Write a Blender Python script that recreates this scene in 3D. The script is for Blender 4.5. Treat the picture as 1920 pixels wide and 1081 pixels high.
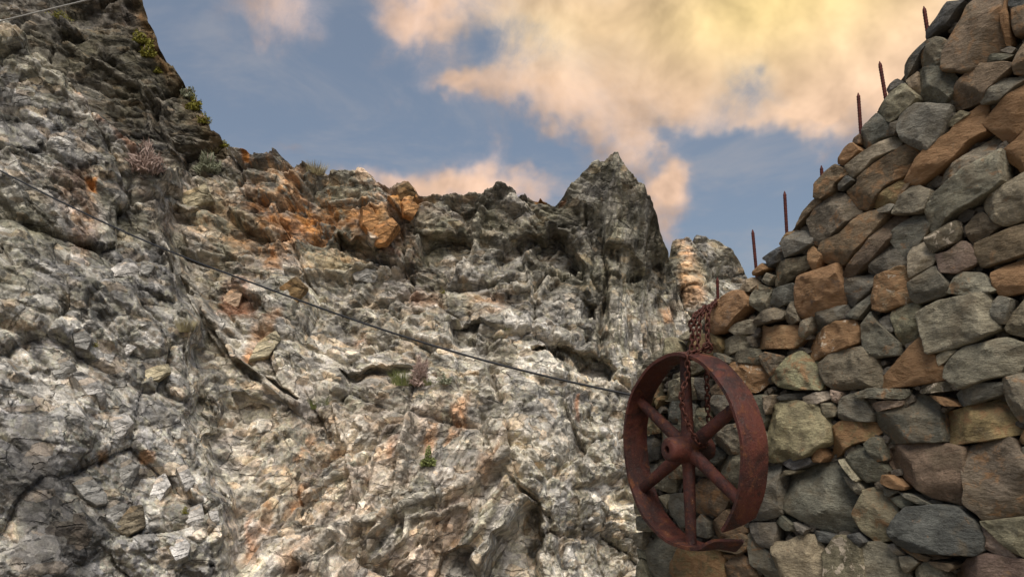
import bpy, bmesh, math, random
import numpy as np
from mathutils import Vector, Matrix

for o in list(bpy.data.objects):
    bpy.data.objects.remove(o, do_unlink=True)
scene = bpy.context.scene
COL = scene.collection
R = math.radians

# ------------------------------------------------------------------ camera
F = 1400.0                      # focal length in photograph pixels (1920 wide)
PITCH = math.atan((750 - 540.5) / F)
CAM = np.array([0.0, 0.0, 1.6])
cam_d = bpy.data.cameras.new('camera')
cam_d.sensor_width = 36.0
cam_d.lens = F / 1920 * 36.0
cam_d.clip_start = 0.05
cam_d.clip_end = 3000
cam = bpy.data.objects.new('camera', cam_d)
COL.objects.link(cam)
cam.location = CAM
cam.rotation_euler = (math.pi / 2 + PITCH, 0, 0)
scene.camera = cam

# ------------------------------------------------------------------ sun + exposure
SUN_EL, SUN_AZ = R(58), R(178)          # azimuth clockwise from +Y: behind the camera, straight
sd = np.array([math.sin(SUN_AZ) * math.cos(SUN_EL), math.cos(SUN_AZ) * math.cos(SUN_EL), math.sin(SUN_EL)])
sun_d = bpy.data.lights.new('sun', 'SUN')
sun_d.energy = 2.7
sun_d.angle = R(38)
sun_d.color = (1.0, 0.95, 0.88)
sun = bpy.data.objects.new('sun', sun_d)
COL.objects.link(sun)
sun.rotation_euler = Vector(sd).to_track_quat('Z', 'Y').to_euler()
scene.view_settings.view_transform = 'Standard'
scene.view_settings.look = 'None'
scene.view_settings.exposure = 0.42
scene.view_settings.gamma = 1.0
scene.cycles.max_bounces = 5
scene.cycles.diffuse_bounces = 3
scene.cycles.glossy_bounces = 2
scene.cycles.adaptive_threshold = 0.02

# survey helpers: photograph pixel + distance -> point in the place
_c, _s = math.cos(PITCH), math.sin(PITCH)
FW = np.array([0, _c, _s]); UPV = np.array([0, -_s, _c]); RT = np.array([1.0, 0, 0])


def ray(px, py):
    px = np.asarray(px, float); py = np.asarray(py, float)
    a = (px - 960) / F; b = (540.5 - py) / F
    return FW + a[..., None] * RT + b[..., None] * UPV


def at(px, py, d):
    return CAM + ray(px, py) * np.asarray(d, float)[..., None]


# ------------------------------------------------------------------ world: sky with evening clouds
world = bpy.data.worlds.new('World')
scene.world = world
world.use_nodes = True
wt = world.node_tree
wt.nodes.clear()
WL = wt.links.new


def wn(t, **kw):
    n = wt.nodes.new(t)
    for k, v in kw.items():
        setattr(n, k, v)
    return n


def wmath(op, a, b=None, c=None, clamp=False):
    n = wn('ShaderNodeMath', operation=op, use_clamp=clamp)
    for i, v in enumerate((a, b, c)):
        if v is None:
            continue
        if isinstance(v, (int, float)):
            n.inputs[i].default_value = v
        else:
            WL(v, n.inputs[i])
    return n.outputs[0]


def wmix(fac, a, b):
    n = wn('ShaderNodeMix', data_type='RGBA')
    for i, v in ((0, fac), (6, a), (7, b)):
        if isinstance(v, (int, float)):
            n.inputs[i].default_value = v
        elif isinstance(v, tuple):
            n.inputs[i].default_value = v + (1,)
        else:
            WL(v, n.inputs[i])
    return n.outputs[2]


SKY_STR = 0.085
sky = wn('ShaderNodeTexSky', sky_type='NISHITA')
sky.sun_disc = False
sky.sun_elevation = SUN_EL
sky.sun_rotation = SUN_AZ
sky.altitude = 50
sky.air_density = 1.0
sky.dust_density = 1.6
sky.ozone_density = 1.2
tc = wn('ShaderNodeTexCoord')
dirv = tc.outputs['Generated']


def wnoise(scale, detail, rough, off, dist=0.0, stretch=(1, 1, 1)):
    mp = wn('ShaderNodeMapping')
    mp.inputs['Location'].default_value = off
    mp.inputs['Scale'].default_value = stretch
    WL(dirv, mp.inputs['Vector'])
    n = wn('ShaderNodeTexNoise')
    n.inputs['Scale'].default_value = scale
    n.inputs['Detail'].default_value = detail
    n.inputs['Roughness'].default_value = rough
    n.inputs['Distortion'].default_value = dist
    WL(mp.outputs[0], n.inputs['Vector'])
    return n


# a gentle warp of the direction so that cloud outlines billow
warp = wnoise(7.0, 4, 0.6, (3.1, 0.4, 1.7))
wsub = wn('ShaderNodeVectorMath', operation='SUBTRACT')
WL(warp.outputs['Color'], wsub.inputs[0]); wsub.inputs[1].default_value = (0.5, 0.5, 0.5)
wsc = wn('ShaderNodeVectorMath', operation='SCALE'); WL(wsub.outputs[0], wsc.inputs[0]); wsc.inputs['Scale'].default_value = 0.16
wad = wn('ShaderNodeVectorMath', operation='ADD'); WL(dirv, wad.inputs[0]); WL(wsc.outputs[0], wad.inputs[1])
WARPED = wad.outputs[0]


def blob(px, py, rx, ry, amp, src=None):
    d = ray(px, py); d = d / np.linalg.norm(d)
    v = wn('ShaderNodeVectorMath', operation='SUBTRACT')
    WL(src or WARPED, v.inputs[0]); v.inputs[1].default_value = tuple(d)
    m = wn('ShaderNodeVectorMath', operation='MULTIPLY')
    WL(v.outputs[0], m.inputs[0]); m.inputs[1].default_value = (F / rx * 1.05, 0.0, F / ry * 1.05)
    q = wn('ShaderNodeVectorMath', operation='DOT_PRODUCT')
    WL(m.outputs[0], q.inputs[0]); WL(m.outputs[0], q.inputs[1])
    e = wmath('POWER', 2.71828, wmath('MULTIPLY', q.outputs['Value'], -1.0))
    return wmath('MULTIPLY', e, amp)


def total(items, start=0.0):
    acc = None
    for it in items:
        b = blob(*it)
        acc = b if acc is None else wmath('ADD', acc, b)
    return acc


CLOUDS = [  # px, py, half widths, amount
    (1060, 20, 200, 90, 0.62), (1330, 40, 260, 110, 0.85), (1600, 60, 220, 150, 0.85), (1750, 180, 160, 150, 0.6),
    (930, 170, 130, 40, 0.5), (1080, 190, 150, 60, 0.6), (1260, 190, 110, 60, 0.45), (790, 20, 80, 32, 0.55), (855, 160, 60, 20, 0.6), (1170, 250, 90, 26, 0.3),
    (540, 30, 130, 75, 0.5), (420, 60, 120, 40, 0.22), (900, 340, 170, 38, 1.0), (895, 285, 50, 34, 0.45), (760, 345, 110, 36, 0.5),
    (1255, 325, 58, 52, 1.35), (1225, 420, 44, 80, 0.7), (1150, 275, 60, 30, 0.25), (1560, 200, 130, 40, 0.5), (1480, 220, 80, 26, 0.3), (535, 270, 40, 16, 0.42),
    (1400, 140, 66, 44, -0.7), (890, 80, 50, 55, -0.4), (850, 30, 90, 40, 0.5), (830, 100, 70, 40, 0.3), (1460, 350, 180, 90, -0.55), (560, 200, 200, 70, -0.42), (1340, 265, 70, 40, -0.3), (1225, 258, 70, 22, -0.5), (1000, 262, 110, 30, -0.3),
    (1700, -180, 400, 120, 0.5), (1000, -200, 400, 120, 0.4),
]
dens = total(CLOUDS)
big = wnoise(2.2, 3, 0.5, (0.3, 1.7, 5.2))
fine = wnoise(9.0, 7, 0.62, (7.3, 2.2, 0.6), 0.3)
dens = wmath('ADD', dens, wmath('MULTIPLY', wmath('SUBTRACT', fine.outputs['Fac'], 0.5), 1.4))
dens = wmath('ADD', dens, wmath('MULTIPLY', wmath('SUBTRACT', big.outputs['Fac'], 0.5), 0.5))
cov = wn('ShaderNodeMapRange', interpolation_type='SMOOTHSTEP')
WL(dens, cov.inputs['Value'])
cov.inputs['From Min'].default_value = 0.05
cov.inputs['From Max'].default_value = 0.80
# cloud colour: evening cream, yellow where the low light comes through, mauve in the thin and far parts
K = 1.0 / SKY_STR
glow = total([(1440, 0, 250, 100, 0.8, dirv), (1020, 40, 130, 70, 0.35, dirv), (1550, 90, 420, 160, 0.15, dirv)])
thick = wn('ShaderNodeMapRange'); WL(dens, thick.inputs['Value'])
thick.inputs['From Min'].default_value = 0.25; thick.inputs['From Max'].default_value = 1.15
mauve = tuple(K * v for v in (0.31, 0.285, 0.31))
cream = tuple(K * v for v in (0.70, 0.475, 0.345))
yellow = tuple(K * v for v in (0.70, 0.53, 0.23))
cloud = wmix(thick.outputs[0], mauve, cream)
gl = wmath('MINIMUM', glow, 1.0)
cloud = wmix(gl, cloud, yellow)
cvar = wnoise(5.0, 4, 0.6, (1.3, 9.2, 4.6))
cm = wn('ShaderNodeMapRange'); WL(cvar.outputs['Fac'], cm.inputs['Value'])
cm.inputs['From Min'].default_value = 0.3; cm.inputs['From Max'].default_value = 0.7
cm.inputs['To Min'].default_value = 0.84; cm.inputs['To Max'].default_value = 1.08
cs = wn('ShaderNodeVectorMath', operation='SCALE'); WL(cloud, cs.inputs[0]); WL(cm.outputs[0], cs.inputs['Scale'])
skycol = wmix(0.6, sky.outputs[0], tuple(K * v for v in (0.165, 0.195, 0.24)))
# lit and shaded sides: compare the billows with themselves a little nearer the glow
lit2 = wnoise(9.0, 4, 0.58, (7.3 - 0.030, 2.2, 0.6 - 0.035), 0.3)
lit1 = wnoise(9.0, 4, 0.58, (7.3, 2.2, 0.6), 0.3)
lit = wmath('MULTIPLY_ADD', wmath('SUBTRACT', lit1.outputs['Fac'], lit2.outputs['Fac']), -1.3, 1.0)
lit = wmath('MINIMUM', wmath('MAXIMUM', lit, 0.6), 1.25)
cs2 = wn('ShaderNodeVectorMath', operation='SCALE'); WL(cs.outputs[0], cs2.inputs[0]); WL(lit, cs2.inputs['Scale'])
cs = cs2
wis = wnoise(3.4, 5, 0.66, (4.4, 1.2, 8.1), 0.6, (1.0, 1.0, 2.6))
wm_ = wn('ShaderNodeMapRange', interpolation_type='SMOOTHSTEP'); WL(wis.outputs['Fac'], wm_.inputs['Value'])
wm_.inputs['From Min'].default_value = 0.42; wm_.inputs['From Max'].default_value = 0.72; wm_.inputs['To Max'].default_value = 0.42
skycol = wmix(wm_.outputs[0], skycol, tuple(K * v for v in (0.31, 0.30, 0.315)))
final = wmix(cov.outputs[0], skycol, cs.outputs[0])
bg = wn('ShaderNodeBackground'); WL(final, bg.inputs['Color']); bg.inputs['Strength'].default_value = SKY_STR
wo = wn('ShaderNodeOutputWorld'); WL(bg.outputs[0], wo.inputs['Surface'])

# ------------------------------------------------------------------ numeric noise
U32 = np.uint32


def hash3(ix, iy, iz, seed):
    h = (ix.astype(np.int64) * 374761393 + iy.astype(np.int64) * 668265263 + iz.astype(np.int64) * 2147483647 + seed * 974634777) & 0xFFFFFFFF
    h = h.astype(U32)
    h ^= h >> U32(15); h *= U32(2246822519); h ^= h >> U32(13); h *= U32(3266489917); h ^= h >> U32(16)
    return h


def rnd(h, k):
    h = h * U32(2654435761) + U32((k * 40503 + 12345) & 0xFFFFFFFF)
    h ^= h >> U32(15); h *= U32(2246822519); h ^= h >> U32(13)
    return (h >> U32(8)).astype(np.float32) * np.float32(1 / 16777216.0)


def vnoise(P, seed=0):
    P = P.astype(np.float32)
    f = np.floor(P); i = f.astype(np.int64); t = P - f
    t = t * t * t * (t * (t * 6 - 15) + 10)
    out = 0
    for dx in (0, 1):
        wx = t[..., 0] if dx else 1 - t[..., 0]
        for dy in (0, 1):
            wy = t[..., 1] if dy else 1 - t[..., 1]
            for dz in (0, 1):
                wz = t[..., 2] if dz else 1 - t[..., 2]
                out = out + wx * wy * wz * rnd(hash3(i[..., 0] + dx, i[..., 1] + dy, i[..., 2] + dz, seed), 1)
    return out * 2 - 1


def fbm(P, octs, seed=0, gain=0.5):
    a, s, tot = 1.0, 0.0, 0.0
    for k in range(octs):
        s = s + a * vnoise(P * (2.03 ** k) + 17.3 * k, seed + k)
        tot += a; a *= gain
    return s / tot


def facets(P, scale, M, seed, tilt=0.6):
    """broken rock: nearest-cell planes. returns height (in units of scale), edge distance, two cell randoms"""
    q = (P @ M.T / scale).astype(np.float32)
    b = np.floor(q - 0.5).astype(np.int64)
    n = q.shape[0]
    f1 = np.full(n, 9.0, np.float32); f2 = np.full(n, 9.0, np.float32)
    hid = np.zeros(n, U32); dv = np.zeros((n, 3), np.float32)
    for dx in (0, 1):
        for dy in (0, 1):
            for dz in (0, 1):
                ix, iy, iz = b[:, 0] + dx, b[:, 1] + dy, b[:, 2] + dz
                h = hash3(ix, iy, iz, seed)
                d = np.stack([q[:, 0] - ix - 0.12 - 0.76 * rnd(h, 1), q[:, 1] - iy - 0.12 - 0.76 * rnd(h, 2), q[:, 2] - iz - 0.12 - 0.76 * rnd(h, 3)], 1)
                dd = np.einsum('ij,ij->i', d, d)
                m = dd < f1
                f2 = np.where(m, f1, np.minimum(f2, dd))
                f1 = np.where(m, dd, f1)
                hid = np.where(m, h, hid)
                dv[m] = d[m]
    g = np.stack([rnd(hid, 4), rnd(hid, 5), rnd(hid, 6)], 1) * 2 - 1
    h = (rnd(hid, 7) * 2 - 1) * 0.5 + tilt * np.einsum('ij,ij->i', g, dv)
    return h, np.sqrt(f2) - np.sqrt(f1), rnd(hid, 8), rnd(hid, 9)


_rs = np.random.RandomState(77)
_q = np.linalg.qr(_rs.normal(size=(256, 3, 3)))[0].astype(np.float32)
_sz = _rs.uniform(0.38, 0.72, (256, 3)).astype(np.float32)
FRAMES = _q / _sz[:, :, None]                                  # rows: block axes divided by half sizes


def blocks(P, scale, M, seed, tilt=1.0):
    """angular blocks: cells of a many-sided metric, each a tilted plane with straight broken edges. height in units of scale, two randoms"""
    q = (P @ M.T / scale).astype(np.float32)
    b = np.floor(q - 0.5).astype(np.int64)
    n = q.shape[0]
    f1 = np.full(n, 9.0, np.float32); f2 = np.full(n, 9.0, np.float32)
    hid = np.zeros(n, U32); dv = np.zeros((n, 3), np.float32)
    for dx in (0, 1):
        for dy in (0, 1):
            for dz in (0, 1):
                ix, iy, iz = b[:, 0] + dx, b[:, 1] + dy, b[:, 2] + dz
                h = hash3(ix, iy, iz, seed)
                d = np.stack([q[:, 0] - ix - 0.12 - 0.76 * rnd(h, 1), q[:, 1] - iy - 0.12 - 0.76 * rnd(h, 2), q[:, 2] - iz - 0.12 - 0.76 * rnd(h, 3)], 1)
                k = np.nonzero(np.einsum('ij,ij->i', d, d) < 1.9)[0]
                dk = d[k]
                lo = np.abs(np.einsum('nij,nj->ni', FRAMES[(h[k] & U32(255)).astype(np.int64)], dk)).max(1)
                m = lo < f1[k]
                km = k[m]
                f2[k] = np.where(m, f1[k], np.minimum(f2[k], lo))
                f1[km] = lo[m]; hid[km] = h[km]; dv[km] = dk[m]
    g = np.stack([rnd(hid, 4), rnd(hid, 5), rnd(hid, 6)], 1) * 2 - 1
    top = (rnd(hid, 7) - 0.5) * 0.9 + tilt * np.einsum('ij,ij->i', g, dv)
    side = -0.42 + (1.0 + 2.4 * rnd(hid, 10)) * np.minimum(f2 - f1, 2.0)
    return np.clip(np.minimum(top, side), -1.0, 1.2), rnd(hid, 8), rnd(hid, 9)


def rot_xz(deg, stretch):
    """cells stretched along a direction rising deg degrees in the x-z plane"""
    a = R(deg)
    e1 = np.array([math.cos(a), 0, math.sin(a)]); e2 = np.array([-math.sin(a), 0, math.cos(a)])
    return np.array([e1 / stretch, [0, 0.8, 0], e2])


# ------------------------------------------------------------------ survey masks
def seg_dist(x, y, pts, closed):
    d = np.full(x.shape, 1e9)
    n = len(pts)
    for i in range(n if closed else n - 1):
        ax, ay = pts[i]; bx, by = pts[(i + 1) % n]
        vx, vy = bx - ax, by - ay
        t = np.clip(((x - ax) * vx + (y - ay) * vy) / (vx * vx + vy * vy + 1e-9), 0, 1)
        d = np.minimum(d, np.hypot(x - ax - t * vx, y - ay - t * vy))
    return d


def inside(x, y, pts):
    r = np.zeros(x.shape, bool)
    n = len(pts)
    for i in range(n):
        ax, ay = pts[i]; bx, by = pts[(i + 1) % n]
        if ay == by:
            continue
        c = ((ay > y) != (by > y)) & (x < (bx - ax) * (y - ay) / (by - ay) + ax)
        r ^= c
    return r


def pts(s):
    return [tuple(float(v) for v in p.split(',')) for p in s.split()]


def poly_mask(x, y, poly, soft):
    """1 inside, falling to 0 over soft pixels outside/inside the edge"""
    out = np.zeros(x.shape)
    xs = [p[0] for p in poly]; ys = [p[1] for p in poly]
    k = (x > min(xs) - soft) & (x < max(xs) + soft) & (y > min(ys) - soft) & (y < max(ys) + soft)
    if not k.any():
        return out
    xx, yy = x[k], y[k]
    d = seg_dist(xx, yy, poly, True)
    d = np.where(inside(xx, yy, poly), d, -d)
    t = np.clip(d / soft * 0.5 + 0.5, 0, 1)
    out[k] = t * t * (3 - 2 * t)
    return out


def line_mask(x, y, line, w):
    out = np.zeros(x.shape)
    xs = [p[0] for p in line]; ys = [p[1] for p in line]
    k = (x > min(xs) - 2 * w) & (x < max(xs) + 2 * w) & (y > min(ys) - 2 * w) & (y < max(ys) + 2 * w)
    if k.any():
        d = seg_dist(x[k], y[k], line, False) / w
        t = np.clip(1.25 - d, 0, 1)
        out[k] = t * t * (3 - 2 * t)
    return out


def kernel(x, y, ctrl, sig):
    num = np.zeros(x.shape); den = np.zeros(x.shape)
    for cx, cy, v in ctrl:
        w = np.exp(-((x - cx) ** 2 + (y - cy) ** 2) / (2 * sig * sig)) + 1e-12
        num += w * v; den += w
    return num / den


def smooth(a, b, x):
    t = np.clip((x - a) / (b - a), 0, 1)
    return t * t * (3 - 2 * t)


# ------------------------------------------------------------------ materials
def new_mat(name):
    m = bpy.data.materials.new(name)
    m.use_nodes = True
    nt = m.node_tree
    nt.nodes.clear()
    out = nt.nodes.new('ShaderNodeOutputMaterial')
    b = nt.nodes.new('ShaderNodeBsdfPrincipled')
    nt.links.new(b.outputs[0], out.inputs['Surface'])
    return m, nt, b


class NT:
    def __init__(s, nt):
        s.nt = nt

    def n(s, t, **kw):
        k = s.nt.nodes.new(t)
        for a, v in kw.items():
            setattr(k, a, v)
        return k

    def l(s, a, b):
        s.nt.links.new(a, b)

    def setin(s, sock, v):
        if hasattr(v, 'is_output') or isinstance(v, bpy.types.NodeSocket):
            s.l(v, sock)
        elif isinstance(v, tuple) and len(v) == 3 and sock.type == 'RGBA':
            sock.default_value = v + (1,)
        else:
            sock.default_value = v

    def math(s, op, a, b=0.0, clamp=False):
        k = s.n('ShaderNodeMath', operation=op, use_clamp=clamp)
        s.setin(k.inputs[0], a); s.setin(k.inputs[1], b)
        return k.outputs[0]

    def mix(s, fac, a, b, blend='MIX'):
        k = s.n('ShaderNodeMix', data_type='RGBA', blend_type=blend)
        s.setin(k.inputs[0], fac); s.setin(k.inputs[6], a); s.setin(k.inputs[7], b)
        return k.outputs[2]

    def noise(s, vec, scale, detail=6, rough=0.6, dist=0.0):
        k = s.n('ShaderNodeTexNoise')
        s.l(vec, k.inputs['Vector'])
        k.inputs['Scale'].default_value = scale; k.inputs['Detail'].default_value = detail
        k.inputs['Roughness'].default_value = rough; k.inputs['Distortion'].default_value = dist
        return k

    def ramp(s, v, lo, hi, a=0.0, b=1.0):
        k = s.n('ShaderNodeMapRange', interpolation_type='SMOOTHSTEP')
        s.l(v, k.inputs['Value'])
        k.inputs['From Min'].default_value = lo; k.inputs['From Max'].default_value = hi
        k.inputs['To Min'].default_value = a; k.inputs['To Max'].default_value = b
        return k.outputs[0]

    def bump(s, h, strength, dist, normal=None):
        k = s.n('ShaderNodeBump')
        k.inputs['Strength'].default_value = strength; k.inputs['Distance'].default_value = dist
        s.l(h, k.inputs['Height'])
        if normal is not None:
            s.l(normal, k.inputs['Normal'])
        return k.outputs[0]


def cliff_material(name, own_colour=False):
    """fractured rock: vertex colours from the survey, then three sizes of angular fragments with their own tilt and tint"""
    m, nt, b = new_mat(name)
    t = NT(nt)
    co = t.n('ShaderNodeTexCoord').outputs['Object']
    if own_colour:
        at_ = t.n('ShaderNodeObjectInfo')
    else:
        at_ = t.n('ShaderNodeAttribute'); at_.attribute_name = 'rock_colour'
    n1 = t.noise(co, 4.0, 6, 0.66, 0.3)
    n2 = t.noise(co, 30.0, 3, 0.7)
    w1 = t.n('ShaderNodeVectorMath', operation='SUBTRACT'); t.l(n1.outputs['Color'], w1.inputs[0]); w1.inputs[1].default_value = (0.5, 0.5, 0.5)
    w2 = t.n('ShaderNodeVectorMath', operation='SCALE'); t.l(w1.outputs[0], w2.inputs[0]); w2.inputs['Scale'].default_value = 0.09
    wv = t.n('ShaderNodeVectorMath', operation='ADD'); t.l(co, wv.inputs[0]); t.l(w2.outputs[0], wv.inputs[1])
    mp = t.n('ShaderNodeMapping'); mp.inputs['Rotation'].default_value = (0.3, R(-35), 0.2); mp.inputs['Scale'].default_value = (0.52, 1.0, 1.4)
    t.l(wv.outputs[0], mp.inputs['Vector'])
    P = mp.outputs[0]
    h = None; val = None; seps = []
    for sc, hw, lo, hi in ((1.35, 0.46, 0.82, 1.2), (3.4, 0.46, 0.80, 1.22), (9.0, 0.40, 0.80, 1.22)):
        vo = t.n('ShaderNodeTexVoronoi', feature='F1')
        t.l(P, vo.inputs['Vector']); vo.inputs['Scale'].default_value = sc
        dl = t.n('ShaderNodeVectorMath', operation='SUBTRACT'); t.l(P, dl.inputs[0]); t.l(vo.outputs['Position'], dl.inputs[1])
        cs_ = t.n('ShaderNodeVectorMath', operation='SUBTRACT'); t.l(vo.outputs['Color'], cs_.inputs[0]); cs_.inputs[1].default_value = (0.5, 0.5, 0.5)
        dp = t.n('ShaderNodeVectorMath', operation='DOT_PRODUCT'); t.l(dl.outputs[0], dp.inputs[0]); t.l(cs_.outputs[0], dp.inputs[1])
        hh = t.math('MULTIPLY', dp.outputs['Value'], hw)
        h = hh if h is None else t.math('ADD', h, hh)
        sep = t.n('ShaderNodeSeparateColor'); t.l(vo.outputs['Color'], sep.inputs[0])
        seps.append(sep)
        v = t.ramp(sep.outputs[0], 0.0, 1.0, lo, hi)
        val = v if val is None else t.math('MULTIPLY', val, v)
    h = t.math('ADD', h, t.math('MULTIPLY', n1.outputs['Fac'], 0.022))
    h = t.math('ADD', h, t.math('MULTIPLY', n2.outputs['Fac'], 0.012))
    # open joints
    for sc, wd_, dep, n_lo in ((1.35, 0.04, 0.08, 0.46), (3.4, 0.05, 0.03, 0.52)):
        ed = t.n('ShaderNodeTexVoronoi', feature='DISTANCE_TO_EDGE'); t.l(P, ed.inputs['Vector']); ed.inputs['Scale'].default_value = sc
        gap = t.math('MULTIPLY', t.ramp(ed.outputs['Distance'], wd_, 0.008), t.ramp(n1.outputs['Fac'], n_lo, n_lo + 0.1))
        h = t.math('SUBTRACT', h, t.math('MULTIPLY', gap, dep))
    val = t.math('MULTIPLY', val, t.ramp(n2.outputs['Fac'], 0.3, 0.7, 0.8, 1.2))
    val = t.math('MULTIPLY', val, t.ramp(n1.outputs['Fac'], 0.3, 0.7, 0.74, 1.26))
    sc_ = t.n('ShaderNodeVectorMath', operation='SCALE'); t.l(at_.outputs['Color'], sc_.inputs[0]); t.l(val, sc_.inputs['Scale'])
    c = sc_.outputs[0]
    warm = t.n('ShaderNodeVectorMath', operation='MULTIPLY'); t.l(c, warm.inputs[0]); warm.inputs[1].default_value = (1.5, 1.06, 0.62)
    c = t.mix(t.ramp(seps[1].outputs[1], 0.78, 0.94, 0.0, 0.28), c, warm.outputs[0])
    cool = t.n('ShaderNodeVectorMath', operation='MULTIPLY'); t.l(c, cool.inputs[0]); cool.inputs[1].default_value = (0.55, 0.56, 0.58)
    c = t.mix(t.ramp(seps[1].outputs[2], 0.76, 0.92, 0.0, 0.7), c, cool.outputs[0])
    pale = t.n('ShaderNodeVectorMath', operation='ADD'); t.l(c, pale.inputs[0]); pale.inputs[1].default_value = (0.17, 0.155, 0.125)
    c = t.mix(t.ramp(seps[2].outputs[2], 0.84, 0.95, 0.0, 0.22), c, pale.outputs[0])
    t.l(c, b.inputs['Base Color'])
    b.inputs['Roughness'].default_value = 0.88
    b.inputs['Specular IOR Level'].default_value = 0.25
    t.l(t.bump(h, 1.0, 1.0), b.inputs['Normal'])
    return m


def stone_material():
    """wall stone: own colour per stone (object colour), rust in its alpha, lichen as an object property"""
    m, nt, b = new_mat('wall_stone')
    t = NT(nt)
    co = t.n('ShaderNodeTexCoord').outputs['Object']
    oi = t.n('ShaderNodeObjectInfo')
    off = t.n('ShaderNodeVectorMath', operation='SCALE')
    cx = t.n('ShaderNodeCombineXYZ')
    for i, k in enumerate((37.0, 91.0, 53.0)):
        t.l(t.math('MULTIPLY', oi.outputs['Random'], k), cx.inputs[i])
    ad = t.n('ShaderNodeVectorMath', operation='ADD'); t.l(co, ad.inputs[0]); t.l(cx.outputs[0], ad.inputs[1])
    P = ad.outputs[0]
    st = t.n('ShaderNodeMapping'); st.inputs['Scale'].default_value = (1.0, 1.0, 2.6); st.inputs['Rotation'].default_value = (0, 0.5, 0)
    t.l(P, st.inputs['Vector'])
    n1 = t.noise(P, 7, 7, 0.62, 0.5)
    n2 = t.noise(st.outputs[0], 26, 7, 0.7, 0.3)
    n3 = t.noise(P, 110, 4, 0.7)
    n4 = t.noise(P, 5.5, 5, 0.6, 0.8)
    n5 = t.noise(P, 14, 6, 0.65, 0.6)
    v = t.math('MULTIPLY', t.ramp(n1.outputs['Fac'], 0.3, 0.7, 0.7, 1.3), t.ramp(n2.outputs['Fac'], 0.3, 0.7, 0.78, 1.24))
    v = t.math('MULTIPLY', v, t.ramp(n3.outputs['Fac'], 0.3, 0.7, 0.8, 1.2))
    sc = t.n('ShaderNodeVectorMath', operation='SCALE'); t.l(oi.outputs['Color'], sc.inputs[0]); t.l(v, sc.inputs['Scale'])
    # olive weathering drift
    c = t.mix(t.ramp(n4.outputs['Fac'], 0.46, 0.68, 0.0, 0.6), sc.outputs[0], (0.17, 0.13, 0.08))
    # rust
    rust_c = t.mix(n2.outputs['Fac'], (0.25, 0.12, 0.05), (0.37, 0.225, 0.11))
    a = t.math('SUBTRACT', 0.88, t.math('MULTIPLY', oi.outputs['Alpha'], 0.62))
    rm = t.n('ShaderNodeMapRange', interpolation_type='SMOOTHSTEP')
    t.l(n5.outputs['Fac'], rm.inputs['Value'])
    t.l(t.math('SUBTRACT', a, 0.10), rm.inputs['From Min']); t.l(t.math('ADD', a, 0.06), rm.inputs['From Max'])
    c = t.mix(t.math('MULTIPLY', rm.outputs[0], 0.85), c, rust_c)
    # pale crusty lichen
    la = t.n('ShaderNodeAttribute', attribute_type='OBJECT'); la.attribute_name = 'lichen'
    n6 = t.noise(P, 20, 8, 0.62, 0.7)
    a2 = t.math('SUBTRACT', 0.95, t.math('MULTIPLY', la.outputs['Fac'], 0.55))
    lm = t.n('ShaderNodeMapRange', interpolation_type='SMOOTHSTEP')
    t.l(n6.outputs['Fac'], lm.inputs['Value'])
    t.l(t.math('SUBTRACT', a2, 0.03), lm.inputs['From Min']); t.l(t.math('ADD', a2, 0.03), lm.inputs['From Max'])
    c = t.mix(t.math('MULTIPLY', lm.outputs[0], 0.9), c, t.mix(n3.outputs['Fac'], (0.42, 0.34, 0.24), (0.62, 0.52, 0.40)))
    t.l(c, b.inputs['Base Color'])
    b.inputs['Roughness'].default_value = 0.78
    b.inputs['Specular IOR Level'].default_value = 0.35
    h = t.math('ADD', t.math('MULTIPLY', n2.outputs['Fac'], 0.6), t.math('MULTIPLY', n3.outputs['Fac'], 0.12))
    h = t.math('ADD', h, t.math('MULTIPLY', n1.outputs['Fac'], 0.7))
    h = t.math('ADD', h, t.math('MULTIPLY', lm.outputs[0], 0.06))
    for sc, hw in ((8.0, 9.0), (22.0, 8.0)):                    # chipped facets
        vo = t.n('ShaderNodeTexVoronoi', feature='F1'); t.l(st.outputs[0], vo.inputs['Vector']); vo.inputs['Scale'].default_value = sc
        dl = t.n('ShaderNodeVectorMath', operation='SUBTRACT'); t.l(st.outputs[0], dl.inputs[0]); t.l(vo.outputs['Position'], dl.inputs[1])
        cs_ = t.n('ShaderNodeVectorMath', operation='SUBTRACT'); t.l(vo.outputs['Color'], cs_.inputs[0]); cs_.inputs[1].default_value = (0.5, 0.5, 0.5)
        dp = t.n('ShaderNodeVectorMath', operation='DOT_PRODUCT'); t.l(dl.outputs[0], dp.inputs[0]); t.l(cs_.outputs[0], dp.inputs[1])
        h = t.math('ADD', h, t.math('MULTIPLY', dp.outputs['Value'], hw))
    t.l(t.bump(h, 0.9, 0.03), b.inputs['Normal'])
    return m


def plain_noise_material(name, c1, c2, scale, rough=0.9, bump=0.5, bdist=0.02, metallic=0.0, c3=None):
    m, nt, b = new_mat(name)
    t = NT(nt)
    co = t.n('ShaderNodeTexCoord').outputs['Object']
    n1 = t.noise(co, scale, 8, 0.65, 0.4)
    n2 = t.noise(co, scale * 7, 5, 0.7)
    c = t.mix(t.ramp(n1.outputs['Fac'], 0.3, 0.7), c1, c2)
    if c3:
        c = t.mix(t.ramp(n2.outputs['Fac'], 0.52, 0.72), c, c3)
    t.l(c, b.inputs['Base Color'])
    b.inputs['Roughness'].default_value = rough
    b.inputs['Metallic'].default_value = metallic
    b.inputs['Specular IOR Level'].default_value = 0.3
    h = t.math('ADD', n1.outputs['Fac'], t.math('MULTIPLY', n2.outputs['Fac'], 0.4))
    t.l(t.bump(h, bump, bdist), b.inputs['Normal'])
    return m


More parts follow.
